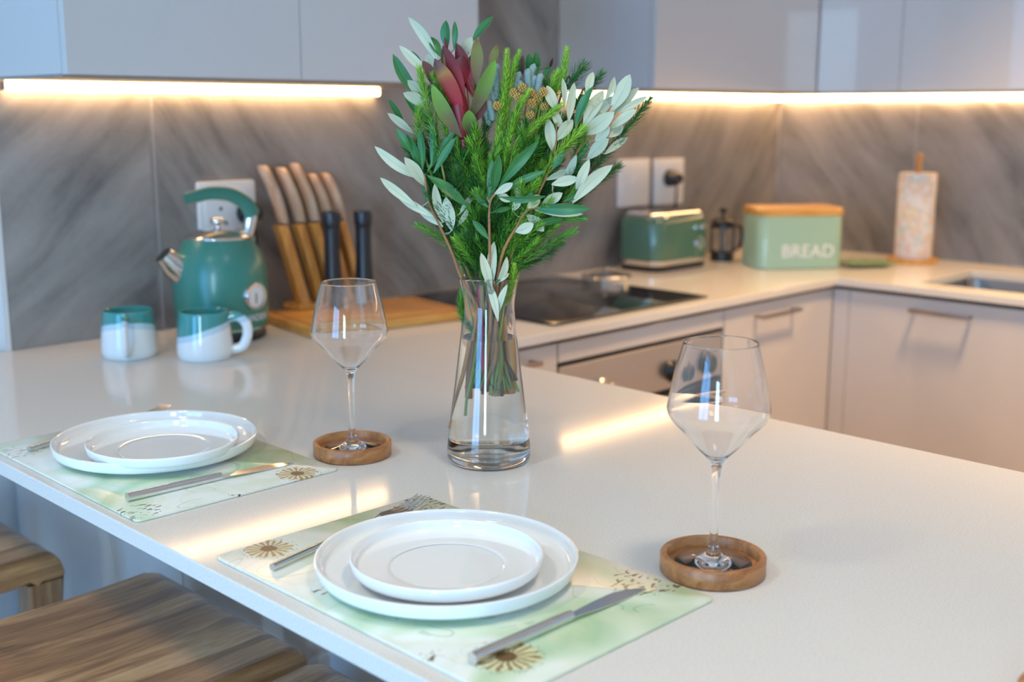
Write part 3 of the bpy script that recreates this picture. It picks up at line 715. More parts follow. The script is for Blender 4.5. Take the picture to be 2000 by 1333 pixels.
table_knife('polished table knife in front of the plates nearer the camera', (.0415, -1.612, 0), (.269, -1.612, 0))
table_knife('polished table knife in front of the plates nearer the kettle', (.0364, -1.018, 0), (.2646, -1.025, 0))
def fork(label, a, b):
    a, b = Vector(a), Vector(b); L = (b-a).length; rz = math.atan2(b.y-a.y, b.x-a.x)
    t = thing('fork', label, 'fork', (a.x, a.y, MT), rz, 'steel forks')
    bm = bmesh.new(); tube(bm, [(0, 0, .0042), (.001, 0, .0042), (L*.5, 0, .0050), (L*.60, 0, .0065), (L*.67, 0, .0080)], lambda s: .0042-.0014*s, 16); obj('handle', bm, M_['steel'], t)
    bm = bmesh.new()
    def strip(P, W):
        n = len(P); r = []
        for p, w_ in zip(P, W): r.append([bm.verts.new((p[0], p[1]+q*w_, p[2]+zz)) for q, zz in ((-1, 0), (1, 0), (1, .0016), (-1, .0016))])
        for i in range(n-1):
            for k in range(4): bm.faces.new((r[i][k], r[i][(k+1) % 4], r[i+1][(k+1) % 4], r[i+1][k]))
        bm.faces.new(r[0][::-1]); bm.faces.new(r[-1])
    strip([(L*.655, 0, .0072), (L*.70, 0, .0062), (L*.74, 0, .0045), (L*.79, 0, .0030)], [.003, .007, .0115, .0122])
    for q in (-1.5, -.5, .5, 1.5):
        y = q*.0066; strip([(L*.788, y, .0030), (L*.85, y, .0022), (L*.93, y*.97, .0040), (L, y*.94, .0090)], [.0021, .0020, .0018, .0009])
    obj('tines', bm, M_['steel'], t)
fork('polished fork behind the plates nearer the camera', (.038, -1.321, 0), (.283, -1.271, 0))
fork('polished fork behind the plates nearer the kettle', (.040, -.7315, 0), (.285, -.660, 0))

# ------------------------------------------------------------------ coasters and wine glasses
def coaster(label, x, y, r):
    bm = bmesh.new(); lathe(bm, [(0, 0), (r-.002, 0), (r, .002), (r, .0185), (r-.0015, .020), (r-.0055, .020), (r-.007, .0185), (r-.007, .0085), (0, .0085)], 80)
    tag(obj('coaster', bm, M_['acacia'], None, (x, y, TOP+.0003), angle=50), label, 'coaster', 'round wooden coasters')
coaster('round wooden coaster under the wine glass nearer the camera', .3600, -1.6305, .0535)
coaster('round wooden coaster under the wine glass beside the bouquet', .3530, -1.0415, .0530)
coaster('round wooden coaster cut off by the bottom corner of the picture, no glass on it', .3230, -2.010, .0535)
def wine_glass(label, x, y, s=1.0):
    z0 = TOP+.0092
    t = thing('wine_glass', label, 'wine glass', (x, y, z0), 0, 'stemmed wine glasses')
    out = sp2([(.0385, 0), (.0387, .0012), (.030, .0028), (.016, .0060), (.0075, .0115), (.0048, .020), (.0040, .035), (.0038, .060), (.0041, .085), (.0052, .100), (.0085, .109), (.020, .121), (.036, .139), (.0480, .152), (.0512, .1605), (.0500, .170), (.0455, .194), (.0405, .214), (.0366, .2285)], 6)
    inn = sp2([(.0358, .2285), (.0396, .214), (.0446, .194), (.0490, .170), (.0500, .1607), (.0470, .1525), (.0350, .1398), (.019, .1220), (.008, .1125), (.0, .1100)], 6)
    bm = bmesh.new(); lathe(bm, [(0, 0.0004), (.03, .0002)]+out+[(.0364, .2292), (.0360, .2292)]+inn, 96)
    bmesh.ops.remove_doubles(bm, verts=bm.verts[:], dist=1e-6)
    obj('bowl_and_stem', bm, M_['thin_glass'], t, angle=80)
wine_glass('empty wine glass nearer the camera, on the bigger looking coaster', .3615, -1.6297)
wine_glass('empty wine glass between the far plates and the bouquet', .3546, -1.0395)

# ------------------------------------------------------------------ stools
def stool_parts():
    t = thing('bar_stool', '', 'bar stool', (0, 0, 0), 0, 'wooden saddle stools under the breakfast bar')
    W_ = .372; L_ = .46; H = .668
    # seat outline in x-z: saddle top, rounded waterfall end at both sides
    def top(x): s = x/(L_/2); return H-.010*(1-min(1, abs(s)**2.2))
    n = 24; R = .040
    upr = [(x, top(x)) for x in [(-L_/2+R)+(L_-2*R)*i/n for i in range(n+1)]]
    arcR = [(L_/2-R+R*math.sin(a), upr[-1][1]-R+R*math.cos(a)) for a in [PI/2*i/8 for i in range(1, 9)]]
    zb = upr[-1][1]-R-.012
    low = [(L_/2, zb), (L_/2-.035, zb), (L_/2-.045, zb+.004), (L_/2-.058, upr[-1][1]-.050)]
    mid = [(x, top(x)-.046) for x in [(L_/2-.08)-(L_-.16)*i/14 for i in range(15)]]
    lowL = [(-a, b) for a, b in low[::-1]]; arcL = [(-a, b) for a, b in arcR[::-1]]
    bm = bmesh.new(); prism(bm, upr+arcR+low+mid+lowL+arcL, 'y', -W_/2, W_/2, .006, 3)
    obj('seat', bm, M_['mango'], t, angle=35)
    for sx in (-1, 1):
        for sy in (-1, 1):
            bm = bmesh.new(); P = []
            X = L_/2-.030
            pts = [(X, zb-.0006), (X-.004, zb-.06), (X-.016, zb-.16), (X-.012, zb-.30), (X+.010, .12), (X+.025, 0)]
            pts = smoothprof(pts, 5); rings = []
            for i, p in enumerate(pts):
                s = i/(len(pts)-1); hx = .030-.010*s; hy = .026-.008*s; cy = sy*(W_/2-.0262)
                rr = rrect(-hx, -hy, hx, hy, .007, 3)
                rings.append([bm.verts.new((sx*(p.x)+a, cy+b, p.y)) for a, b in rr])
            for a, b in zip(rings, rings[1:]):
                for q in range(len(a)): bm.faces.new((a[q], a[(q+1) % len(a)], b[(q+1) % len(a)], b[q]))
            bm.faces.new(rings[0][::-1]); bm.faces.new(rings[-1])
            obj('leg', bm, M_['mango_z'], t)
    for sx in (-1, 1):
        bm = bmesh.new(); tube(bm, [(sx*(L_/2-.045), -W_/2+.05, .22), (sx*(L_/2-.045), W_/2-.05, .22)], .010, 10); obj('stretcher', bm, M_['mango_z'], t)
    for sy in (-1, 1):
        bm = bmesh.new(); tube(bm, [(-L_/2+.06, sy*(W_/2-.027), .30), (L_/2-.06, sy*(W_/2-.027), .30)], .010, 10); obj('stretcher', bm, M_['mango_z'], t)
    return t
def dup(root):
    r = root.copy(); col.objects.link(r)
    for ch in list(root.children):
        c = ch.copy(); col.objects.link(c); c.parent = r
    return r
st = stool_parts(); ST = [st, dup(st), dup(st)]
for o, x, y, lab in zip(ST, (.030, -.052, .030), (-.872, -.308, -1.300), ('brown wooden stool whose broad saddle seat fills the corner below the bar', 'brown wooden stool nearest the wall, mirrored in the white bar panel', 'brown wooden stool only just entering the picture below the near place mat')):
    o.location = (x, y, 0); o['label'] = lab

# ------------------------------------------------------------------ vase and water
VC = Vector((.468, -1.190, TOP+.0004))
t = thing('vase', 'clear glass vase half filled with water, holding the bouquet', 'vase', VC)
def rv(z):
    P = [(0, .0515), (.004, .0550), (.012, .0562), (.03, .0548), (.07, .0500), (.12, .0432), (.170, .0372), (.195, .0350), (.212, .0342), (.230, .0362), (.2490, .0395)]
    for (a, ra), (b, rb) in zip(P, P[1:]):
        if a <= z <= b: return ra+(rb-ra)*(z-a)/(b-a)
    return P[-1][1]
th = .0022
out = sp2([(.0515, 0), (.0550, .004), (.0562, .012), (.0548, .03), (.0500, .07), (.0432, .12), (.0372, .170), (.0350, .195), (.0342, .212), (.0362, .230), (.0395, .2490)], 5)
inn = sp2([(.0395-th*.8, .2490), (.0362-th, .230), (.0342-th, .212), (.0350-th, .195), (.0372-th, .170), (.0432-th, .12), (.0500-th, .07), (.0548-th, .03), (.0548-th, .016), (.048, .0095), (0, .0085)], 5)
bm = bmesh.new(); lathe(bm, [(0, .0006), (.045, .0003)]+out+[(.0391, .2497), (.0383, .2497)]+inn, 96); bmesh.ops.remove_doubles(bm, verts=bm.verts[:], dist=1e-6)
obj('glass_body', bm, M_['glass'], t, angle=80)
WL = .169
wp = [(0, .0080), (.0470, .0090), (.0515, .0130)]+[(rv(z)-th+.0004, z) for z in (.017, .03, .05, .07, .09, .12, .145, WL)]+[(rv(WL)-th-.002, WL-.0008), (0, WL-.0008)]
bm = bmesh.new(); lathe(bm, wp, 96); tag(obj('water', bm, M_['water'], None, VC, angle=60), 'clear water filling the lower two thirds of the glass vase', 'water')

# ------------------------------------------------------------------ bouquet
NEEDLES = [
 ([(7, 388), (21, 484), (24, 531)], 6.5, 'L', 30, 'bright lime upright sprig with a blunt top right of the red flower'),
 ([(21, 433), (30, 503), (39, 532)], 5, 'L', 26, 'slim lime sprig leaning right behind the tall blunt one'),
 ([(21, 394), (34, 452), (50, 484)], 6, 'L', 40, 'lime sprig ending among the golden berry clusters'),
 ([(30, 404), (56, 439), (90, 467)], 6, 'L', 42, 'lime sprig slanting right below the golden berry clusters'),
 ([(79, 471), (94, 503), (99, 536)], 6, 'L', 0, 'lime sprig with tan tip rising highest at the right of the bouquet'),
 ([(60, 452), (76, 484), (87, 508)], 7, 'L', 5, 'bushy lime sprig beside the silver knobs'),
 ([(92, 478), (107, 498), (121, 517)], 11, 'D', -10, 'dark needled sprig fanning out beside the tan tipped one'),
 ([(108, 462), (127, 487), (143, 506)], 9, 'D', -8, 'dark needled sprig poking up between silver leaves'),
 ([(67, 375), (88, 407), (118, 440)], 10, 'L', 38, 'bright feathery sprig slanting up right in front of silver leaves'),
 ([(132, 385), (171, 432), (205, 475)], 9, 'D', 0, 'dark needled sprig sticking out farthest right'),
 ([(106, 394), (119, 414), (123, 432)], 9, 'G', 15, 'needled sprig between the right silver leaves'),
 ([(-60, 401), (-74, 462), (-84, 510)], 9, 'M', 30, 'green needled sprig left of the red flower'),
 ([(-49, 423), (-59, 455), (-62, 478)], 8, 'M', 25, 'green needled sprig just under the red flower at its left'),
 ([(-17, 378), (-14, 414), (-16, 441)], 9, 'M', 36, 'yellow tipped needled sprig under the red flower'),
 ([(-84, 414), (-87, 446), (-85, 464)], 9, 'M', 20, 'needled sprig among the leaves of the left edge'),
 ([(-16, 316), (-32, 375), (-39, 423)], 8, 'G', 20, ''),
 ([(2, 329), (3, 388), (14, 414)], 8, 'M', 25, ''),
 ([(-29, 262), (-54, 296), (-89, 317)], 8, 'G', 20, 'dense needled sprig low at the left over the vase rim'),
 ([(31, 256), (70, 288), (110, 311)], 8, 'G', 25, 'dense needled sprig low at the right over the vase rim'),
 ([(27, 276), (77, 319), (122, 326)], 8, 'G', 15, 'needled sprig at the right reaching out above the lowest one'),
 ([(21, 289), (60, 336), (115, 342)], 8, 'D', 5, ''),
 ([(37, 258), (64, 270), (94, 291)], 8, 'D', 0, 'short dark sprig lowest at the right of the vase rim'),
 ([(16, 276), (14, 342), (17, 391)], 8, 'M', 22, ''),
 ([(-9, 276), (-19, 329), (-25, 378)], 8, 'G', 18, ''),
 ([(-39, 296), (-54, 352), (-68, 399)], 8, 'D', 5, ''),
 ([(31, 309), (57, 368), (81, 414)], 9, 'D', 8, ''),
 ([(57, 336), (103, 367), (138, 404)], 9, 'D', -5, ''),
 ([(70, 322), (103, 345), (145, 382)], 9, 'D', -8, ''),
 ([(32, 388), (63, 407), (71, 446)], 8, 'G', 10, ''),
 ([(-32, 388), (-38, 439), (-35, 462)], 8, 'G', 12, ''),
 ([(-9, 388), (-4, 439), (-1, 462)], 8, 'D', 5, ''),
 ([(37, 342), (53, 388), (50, 433)], 8, 'G', 22, ''),
 ([(17, 329), (30, 375), (38, 407)], 8, 'G', 24, ''),
 ([(-55, 329), (-71, 368), (-78, 407)], 8, 'D', -5, ''),
 ([(4, 276), (-3, 316), (-6, 355)], 8, 'D', 12, ''),
 ([(44, 296), (70, 342), (86, 375)], 8, 'D', 12, ''),
 ([(-45, 342), (-48, 388), (-56, 420)], 8, 'D', 8, ''),
 ([(-22, 342), (-32, 388), (-25, 420)], 8, 'D', 6, ''),
 ([(76, 388), (102, 420), (108, 452)], 8, 'D', -10, ''),
 ([(57, 388), (79, 427), (81, 462)], 8, 'D', -6, ''),
 ([(5, 147), (-33, 195), (-34, 235)], 6, 'G', 10, 'thin needled twig standing inside the neck of the vase'),
 ([(24, 225), (31, 246), (33, 266)], 6, 'L', 32, 'short bright green tuft resting on the vase rim'),
]
BRANCHES = [
 ('slender leafy branch with rusty stem and silver leaves at the left', [(-13, 195), (-33, 245), (-46, 282), (-61, 316), (-75, 348), (-80, 382)], 24, [
  ((-81, 375), (-143, 417), 11.2, 'S'),
  ((-80, 367), (-104, 404), 12.5, 'S'),
  ((-90, 342), (-136, 378), 9.9, 'S'),
  ((-69, 329), (-116, 356), 9.2, 'S'),
  ((-57, 316), (-93, 343), 10.6, 'S'),
  ((-76, 380), (-26, 343), 11.9, 'G'),
  ((-57, 321), (-67, 371), 9.9, 'S'),
  ((-46, 310), (-53, 354), 15.2, 'S'),
  ((-36, 332), (-12, 362), 6.6, 'S'),
  ((-40, 316), (-24, 342), 5.9, 'S'),
  ((-94, 407), (-114, 439), 8.6, 'G'),
  ((-84, 384), (-102, 434), 9.9, 'G'),
  ((-82, 388), (-85, 439), 8.6, 'G'),
  ((-71, 391), (-70, 453), 7.9, 'G'),
  ((-76, 386), (-39, 439), 7.9, 'G'),
  ((-68, 384), (-40, 428), 7.9, 'G'),
  ((-74, 342), (-80, 375), 7.9, 'G'),
 ]),
 ('tall leafy branch with long silver and green leaves at the upper left', [(-16, 208), (-36, 309), (-58, 388), (-67, 452), (-65, 522)], -12, [
  ((-63, 520), (-102, 578), 11.2, 'S'),
  ((-52, 537), (-53, 573), 11.9, 'G'),
  ((-43, 536), (-42, 572), 6.6, 'G'),
  ((-59, 527), (-74, 553), 11.2, 'G'),
  ((-65, 500), (-78, 532), 11.9, 'S'),
  ((-72, 503), (-113, 542), 9.9, 'S'),
  ((-83, 509), (-97, 535), 7.9, 'G'),
  ((-85, 476), (-122, 532), 12.5, 'G'),
  ((-79, 474), (-102, 499), 11.9, 'S'),
  ((-75, 464), (-108, 483), 12.5, 'S'),
  ((-62, 426), (-108, 479), 9.9, 'G'),
  ((-96, 432), (-128, 458), 8.6, 'S'),
  ((-108, 442), (-127, 476), 7.3, 'G'),
  ((-57, 462), (-76, 493), 10.6, 'G'),
  ((-67, 433), (-90, 462), 9.2, 'G'),
 ]),
 ('leafy branch behind the red flower with leaves above it', [(-6, 208), (-16, 342), (-25, 459), (-31, 525)], -28, [
  ((-39, 529), (-20, 553), 11.9, 'S'),
  ((-21, 547), (6, 579), 9.2, 'G'),
  ((-27, 512), (-16, 536), 8.6, 'G'),
  ((-31, 503), (-14, 528), 7.9, 'G'),
  ((-28, 497), (-47, 528), 9.2, 'G'),
 ]),
 ('dark leafy branch at the top behind the silver knobs', [(7, 208), (24, 342), (47, 459), (53, 516)], -28, [
  ((50, 509), (51, 533), 9.9, 'G'),
  ((56, 506), (60, 536), 9.9, 'G'),
  ((60, 503), (61, 529), 8.6, 'G'),
  ((38, 503), (37, 534), 8.6, 'G'),
  ((68, 497), (81, 519), 6.6, 'G'),
  ((44, 506), (44, 531), 5.9, 'R'),
  ((79, 516), (82, 527), 3.3, 'R'),
 ]),
 ('leafy branch with rusty stem standing at the centre front', [(3, 181), (3, 249), (2, 316), (3, 347), (12, 363)], 42, [
  ((3, 346), (2, 362), 7.3, 'S'),
  ((9, 359), (32, 373), 8.6, 'S'),
  ((11, 358), (29, 349), 8.6, 'S'),
  ((2, 352), (6, 401), 10.6, 'G'),
  ((7, 360), (15, 406), 11.9, 'G'),
  ((14, 367), (64, 425), 11.2, 'G'),
  ((14, 358), (73, 388), 8.6, 'G'),
  ((16, 355), (73, 357), 7.3, 'G'),
  ((3, 335), (31, 341), 5.3, 'G'),
  ((1, 342), (-16, 363), 7.3, 'G'),
  ((1, 302), (-19, 326), 7.9, 'G'),
 ]),
 ('branch with rusty stem and cream backed leaves at the centre right', [(11, 181), (12, 249), (21, 289), (36, 316), (49, 337), (70, 342), (103, 347)], 36, [
  ((35, 311), (58, 322), 11.9, 'S'),
  ((49, 332), (71, 311), 12.5, 'S'),
  ((50, 341), (65, 357), 12.5, 'S'),
  ((57, 340), (129, 341), 12.5, 'G'),
  ((60, 338), (120, 334), 7.9, 'S'),
  ((31, 337), (42, 352), 7.9, 'S'),
  ((69, 347), (94, 360), 11.2, 'S'),
  ((80, 370), (114, 378), 11.2, 'S'),
  ((106, 347), (157, 395), 13.9, 'S'),
  ((111, 361), (127, 402), 10.6, 'S'),
  ((95, 349), (121, 367), 7.9, 'G'),
  ((50, 316), (97, 326), 7.9, 'G'),
  ((37, 345), (57, 360), 6.6, 'G'),
  ((40, 345), (38, 372), 7.9, 'S'),
 ]),
 ('broad spray of silver backed leaves at the upper right', [(14, 181), (31, 262), (70, 342), (103, 394), (128, 433), (157, 468)], 14, [
  ((110, 441), (131, 491), 9.9, 'G'),
  ((124, 478), (132, 509), 9.2, 'S'),
  ((120, 440), (146, 486), 15.2, 'S'),
  ((119, 436), (160, 480), 14.5, 'S'),
  ((120, 431), (158, 460), 16.5, 'S'),
  ((147, 475), (158, 503), 8.6, 'S'),
  ((155, 460), (178, 506), 16.5, 'S'),
  ((159, 456), (190, 490), 10.6, 'S'),
  ((164, 459), (200, 479), 7.3, 'S'),
  ((153, 438), (187, 463), 10.6, 'S'),
  ((153, 428), (171, 444), 9.9, 'S'),
  ((135, 424), (153, 442), 11.2, 'S'),
  ((126, 400), (152, 427), 13.9, 'S'),
  ((147, 407), (178, 428), 9.2, 'S'),
  ((103, 388), (128, 420), 9.2, 'G'),
  ((93, 368), (112, 407), 9.2, 'S'),
 ]),
 ('spray of upright silver leaves right of the golden berries', [(9, 181), (24, 262), (57, 342), (82, 401), (86, 446)], 26, [
  ((86, 460), (74, 492), 12.5, 'S'),
  ((94, 438), (81, 464), 9.2, 'S'),
  ((81, 411), (75, 452), 12.5, 'S'),
  ((101, 447), (108, 496), 9.9, 'S'),
  ((95, 465), (92, 501), 6.6, 'S'),
  ((85, 424), (107, 450), 13.2, 'S'),
  ((80, 388), (96, 414), 7.9, 'G'),
  ((73, 375), (103, 388), 7.9, 'S'),
 ]),
 ('small silver leaved sprig rising from inside the vase neck', [(9, 140), (12, 181), (11, 215), (8, 246)], 34, [
  ((5, 235), (-9, 284), 10.6, 'S'),
  ((7, 246), (8, 298), 11.2, 'S'),
  ((11, 244), (24, 280), 8.6, 'S'),
  ((11, 246), (24, 266), 5.9, 'G'),
  ((13, 196), (-1, 249), 8.6, 'S'),
  ((14, 205), (25, 244), 7.3, 'S'),
  ((14, 246), (27, 257), 5.9, 'S'),
 ]),
]
BRACTS = [
 ((-31, 455), (-56, 541), 22.4, 0, 'R'),
 ((-30, 451), (-65, 524), 22.4, 22, 'O'),
 ((-18, 478), (-39, 544), 17.2, -6, 'R'),
 ((-23, 449), (10, 524), 15.8, 26, 'G'),
 ((-15, 493), (-14, 550), 13.2, -4, 'OL'),
 ((-33, 428), (-69, 493), 15.2, 24, 'G'),
 ((-43, 500), (-52, 536), 13.2, -2, 'OL'),
 ((-52, 509), (-54, 552), 4.6, -8, 'R'),
 ((-24, 432), (-23, 462), 15.2, 32, 'G'),
 ((4, 503), (12, 544), 9.9, -16, 'OL'),
 ((-70, 493), (-81, 522), 11.2, 6, 'RD'),
 ((-17, 446), (-5, 481), 13.2, 14, 'RD'),
 ((-38, 484), (-31, 528), 19.8, 8, 'R'),
]
FINGERS = [((50, 478), (51, 513)), ((46, 481), (59, 519)), ((52, 476), (60, 505)), ((59, 478), (68, 507)), ((38, 483), (43, 498)), ((30, 481), (41, 509)), ((54, 475), (64, 496)), ((6, 478), (13, 519)), ((10, 475), (12, 508)), ((8, 468), (3, 492)), ((6, 449), (2, 474)), ((1, 443), (-4, 466)), ((14, 471), (9, 497)), ((47, 487), (53, 503))]
BERRIES = [(32, 483), (43, 489), (54, 483), (69, 484), (55, 470), (71, 466), (53, 456), (12, 467), (38, 478), (62, 476)]
BT = Vector((-math.sin(yaw), -math.cos(yaw), 0)); BRt = Vector((math.cos(yaw), -math.sin(yaw), 0)); UP = Vector((0, 0, 1))
def Q(u, h, w=0): return BRt*(u*.001)+UP*(h*.001)+BT*(w*.001)      # millimetres beside, above and in front of the vase foot
rnd = random.Random(11)
def leafmat(name, c1, c2, rough, coat=0):
    m = mat(name, c1, rough, coat=coat, coat_rough=.2); n = NT(m); v = n.coord()
    n.base(n.mix(n.noise(v, 45, 3), c1, c2)); return m
LM = [leafmat('leaf_green', (.014, .10, .020), (.028, .19, .035), .42, .05), leafmat('leaf_silver', (.48, .51, .34), (.60, .61, .43), .55),
      leafmat('leaf_dark_red', (.12, .02, .025), (.07, .05, .03), .4),
      mat('silver_vein', (.34, .42, .24), .6), mat('green_vein', (.10, .34, .08), .5)]
NM = {'L': [leafmat('needle_lime', (.30, .58, .04), (.48, .72, .10), .45), leafmat('needle_lime_deep', (.15, .38, .02), (.24, .48, .04), .45)],
      'M': [leafmat('needle_fresh', (.20, .48, .04), (.34, .60, .07), .45), leafmat('needle_fresh_deep', (.06, .26, .03), (.10, .34, .04), .45)],
      'G': [leafmat('needle_green', (.09, .32, .03), (.18, .44, .05), .45), leafmat('needle_green_deep', (.025, .14, .025), (.05, .2, .03), .45)],
      'D': [leafmat('needle_dark', (.035, .15, .03), (.07, .22, .04), .45), leafmat('needle_dark_deep', (.015, .08, .02), (.03, .12, .02), .45)]}
STM = {'L': mat('stem_lime', (.30, .40, .05), .5), 'M': mat('stem_green', (.25, .33, .06), .5), 'G': mat('stem_olive', (.22, .24, .06), .55), 'D': mat('stem_brown', (.12, .075, .035), .6)}
RUST = leafmat('rusty_stem', (.42, .19, .07), (.30, .12, .05), .5)
BARK = leafmat('woody_stem', (.46, .20, .06), (.60, .32, .12), .7)
TAN = mat('tan_tip', (.55, .36, .10), .6)
used = []
def lower(u, w, i, wet=True):
    """foot of a stem: where it passes the neck and where it ends in the water"""
    a = rnd.random()*2*PI; rr = math.sqrt(rnd.random())*.024
    nu = max(-26, min(26, u*.16+rr*1000*math.cos(a)*.7)); nw = max(-22, min(22, rr*1000*math.sin(a)))
    k = math.hypot(nu, nw)
    if k > 26: nu *= 26/k; nw *= 26/k
    bu = max(-30, min(32, nu*-.5+rnd.uniform(-12, 24))); bw = max(-24, min(24, -nw*.5+rnd.uniform(-10, 10)))
    return [(bu, rnd.uniform(92, 112), bw), (nu, 208, nw)]
def leaf(bm, b, t, wd, side, cup=.10, layers=True, tintl=None, n=9):
    L = t-b; ln = L.length; ax = L/ln
    yaw_ = rnd.uniform(-.5, .5); nn = (BT+BRt*yaw_+UP*rnd.uniform(-.25, .3)); nn = (nn-ax*nn.dot(ax)).normalized(); sd = ax.cross(nn)
    arch = rnd.uniform(-.05, .12)*ln; swb = rnd.uniform(-.05, .05)*ln
    G = []
    for i in range(n+1):
        s = i/n; c = b+L*s+nn*arch*math.sin(PI*s)*1.0+sd*swb*math.sin(PI*s)
        hw = wd*.5*max(0, math.sin(PI*min(1, s**1.12)))**.72
        if s == 0: hw = wd*.05
        if s == 1: hw = 0
        G.append([(c+sd*hw*q+nn*(abs(q)*hw*cup*2)) for q in (-1, -.5, 0, .5, 1)])
    for lay in (0, 1):
        off = nn*(.00025 if lay == 0 else -.00025)
        mi = {'S': (1, 0), 'G': (0, 1), 'R': (2, 2), 'X': (0, 0)}[side][lay]
        V = [[bm.verts.new(p+off) for p in row] for row in G]
        if tintl is not None:
            for i, row in enumerate(V):
                for v in row: tintl[v] = (i/n)
        for i in range(n):
            for k in range(4):
                f = bm.faces.new((V[i][k], V[i][k+1], V[i+1][k+1], V[i+1][k])); f.material_index = mi; f.smooth = True
        if lay == 0 and side in 'SG' and n == 9:
            mv = [(G[i][2]+nn*.0005, sd*(.00028*(1-i/n)+.00006)) for i in range(n+1)]
            W_ = [(bm.verts.new(p-q), bm.verts.new(p+q)) for p, q in mv]
            for i in range(n):
                f = bm.faces.new((W_[i][0], W_[i][1], W_[i+1][1], W_[i+1][0])); f.material_index = 3 if side == 'S' else 4
def raw(name, bm, mats, parent):
    me = bpy.data.meshes.new(name); bm.to_mesh(me); bm.free(); return link(name, me, mats, parent)
def root(name, label, cat, group=None):
    return thing(name, label, cat, VC, 0, group)
def needles(bm, path, nl, dens):
    F = frames(path); L = [0]
    for a, b in zip(path, path[1:]): L.append(L[-1]+(b-a).length)
    total = L[-1]; n = int(total*1000*dens); ga = 2.39996
    for i in range(n):
        d = total*(i+.5)/n; k = 0
        while k < len(L)-2 and L[k+1] < d: k += 1
        q = (d-L[k])/max(1e-9, L[k+1]-L[k]); p = path[k].lerp(path[k+1], q); t, a, b = F[k]
        s = d/total; th = i*ga+rnd.uniform(-.2, .2); rad = a*math.cos(th)+b*math.sin(th)
        l = nl*.00185*rnd.uniform(.8, 1.15)*(1-.35*max(0, (s-.8)/.2)); el = rnd.uniform(.62, 1.1)*(1-.45*max(0, (s-.75)/.25))
        d1 = (t*math.cos(el)+rad*math.sin(el)).normalized(); d2 = (d1+t*.35).normalized()
        sidev = d1.cross(t if abs(d1.dot(t)) < .98 else a).normalized()*(.00052 if nl > 7 else .00050)
        b0 = p+rad*.0006; m1 = b0+d1*l*.55; e = m1+d2*l*.45
        vs = [bm.verts.new(x) for x in (b0-sidev, b0+sidev, m1+sidev, m1-sidev, e)]
        mi = 0 if (rnd.random() < .45+.45*s) else 1
        f = bm.faces.new(vs[:4]); f.material_index = mi; f = bm.faces.new((vs[3], vs[2], vs[4])); f.material_index = mi
    return total
for k in range(42):
    a = rnd.uniform(-1, 1); hh = rnd.uniform(.45, 1.0)*(1-.25*abs(a)); tu = a*128*hh+8; thh = 255+175*hh*(1-.1*a)
    NEEDLES.append(([(tu*.30, 262), (tu*.68, 262+(thh-262)*.5), (tu, thh)], rnd.choice((7.5, 8, 9)), rnd.choice('DGGMMD'), rnd.uniform(-24, 28), ''))
for i, (pts, nl, cl, wt, lab) in enumerate(NEEDLES):
    u0, h0 = pts[0]
    w0 = wt*.55
    up_ = [Q(u, h, w0+(wt-w0)*k/(len(pts)-1)) for k, (u, h) in enumerate(pts)]
    if 'inside the neck' in lab: lowp = [Q(5, 105, 4)]; up_ = [Q(u, h, 4) for u, h in pts]
    elif 'tuft' in lab: lowp = [Q(8, 110, 10)]; up_ = [Q(20, 212, 14), Q(*pts[1], 24), Q(*pts[2], 30)]
    else: lowp = [Q(*p) for p in lower(u0, w0, i)]
    r = root('needle_sprig', lab or 'fine needled green sprig packed into the dense middle of the bouquet', 'foliage sprig', 'needled sprigs of the bouquet')
    full = smoothprof(lowp+up_, 7)
    bm = bmesh.new(); tube(bm, full, lambda s: .0019-.0012*s, 6); raw('stem', bm, [STM[cl]], r)
    bm = bmesh.new(); dens = 6.5 if nl <= 7 else 3.4
    top = smoothprof(up_, 7)
    if not lab: top = smoothprof([lowp[-1].lerp(up_[0], .45)]+up_, 7)
    needles(bm, top, nl, dens)
    if not lab:        # side shoots of the branching sprigs
        for q in (.30, .48, .64, .78):
            p = top[int(q*(len(top)-1))]; d = (top[-1]-top[0]).normalized(); sdv = BRt*rnd.choice((-1, 1))*rnd.uniform(.35, .8)+BT*rnd.uniform(-.3, .5)
            e = (d+sdv).normalized()*rnd.uniform(.035, .06)
            sh = smoothprof([p, p+e*.5+d*.002, p+e+d*.008], 4); tube(bm, sh, .0007, 4, mi=1); needles(bm, sh, nl, dens)
    raw('needles', bm, NM[cl], r)
    if 'tan tip' in lab or 'blunt top' in lab:
        bm = bmesh.new(); e = up_[-1]
        for q in range(16):
            a = q*2.4; rr = .0028*math.sqrt(q/16)
            ico = bmesh.ops.create_icosphere(bm, subdivisions=1, radius=.0012)
            for v in ico['verts']: v.co += e+BRt*rr*math.cos(a)+BT*rr*math.sin(a)+UP*(.001-rr*.5)
        raw('bud', bm, [TAN], r)
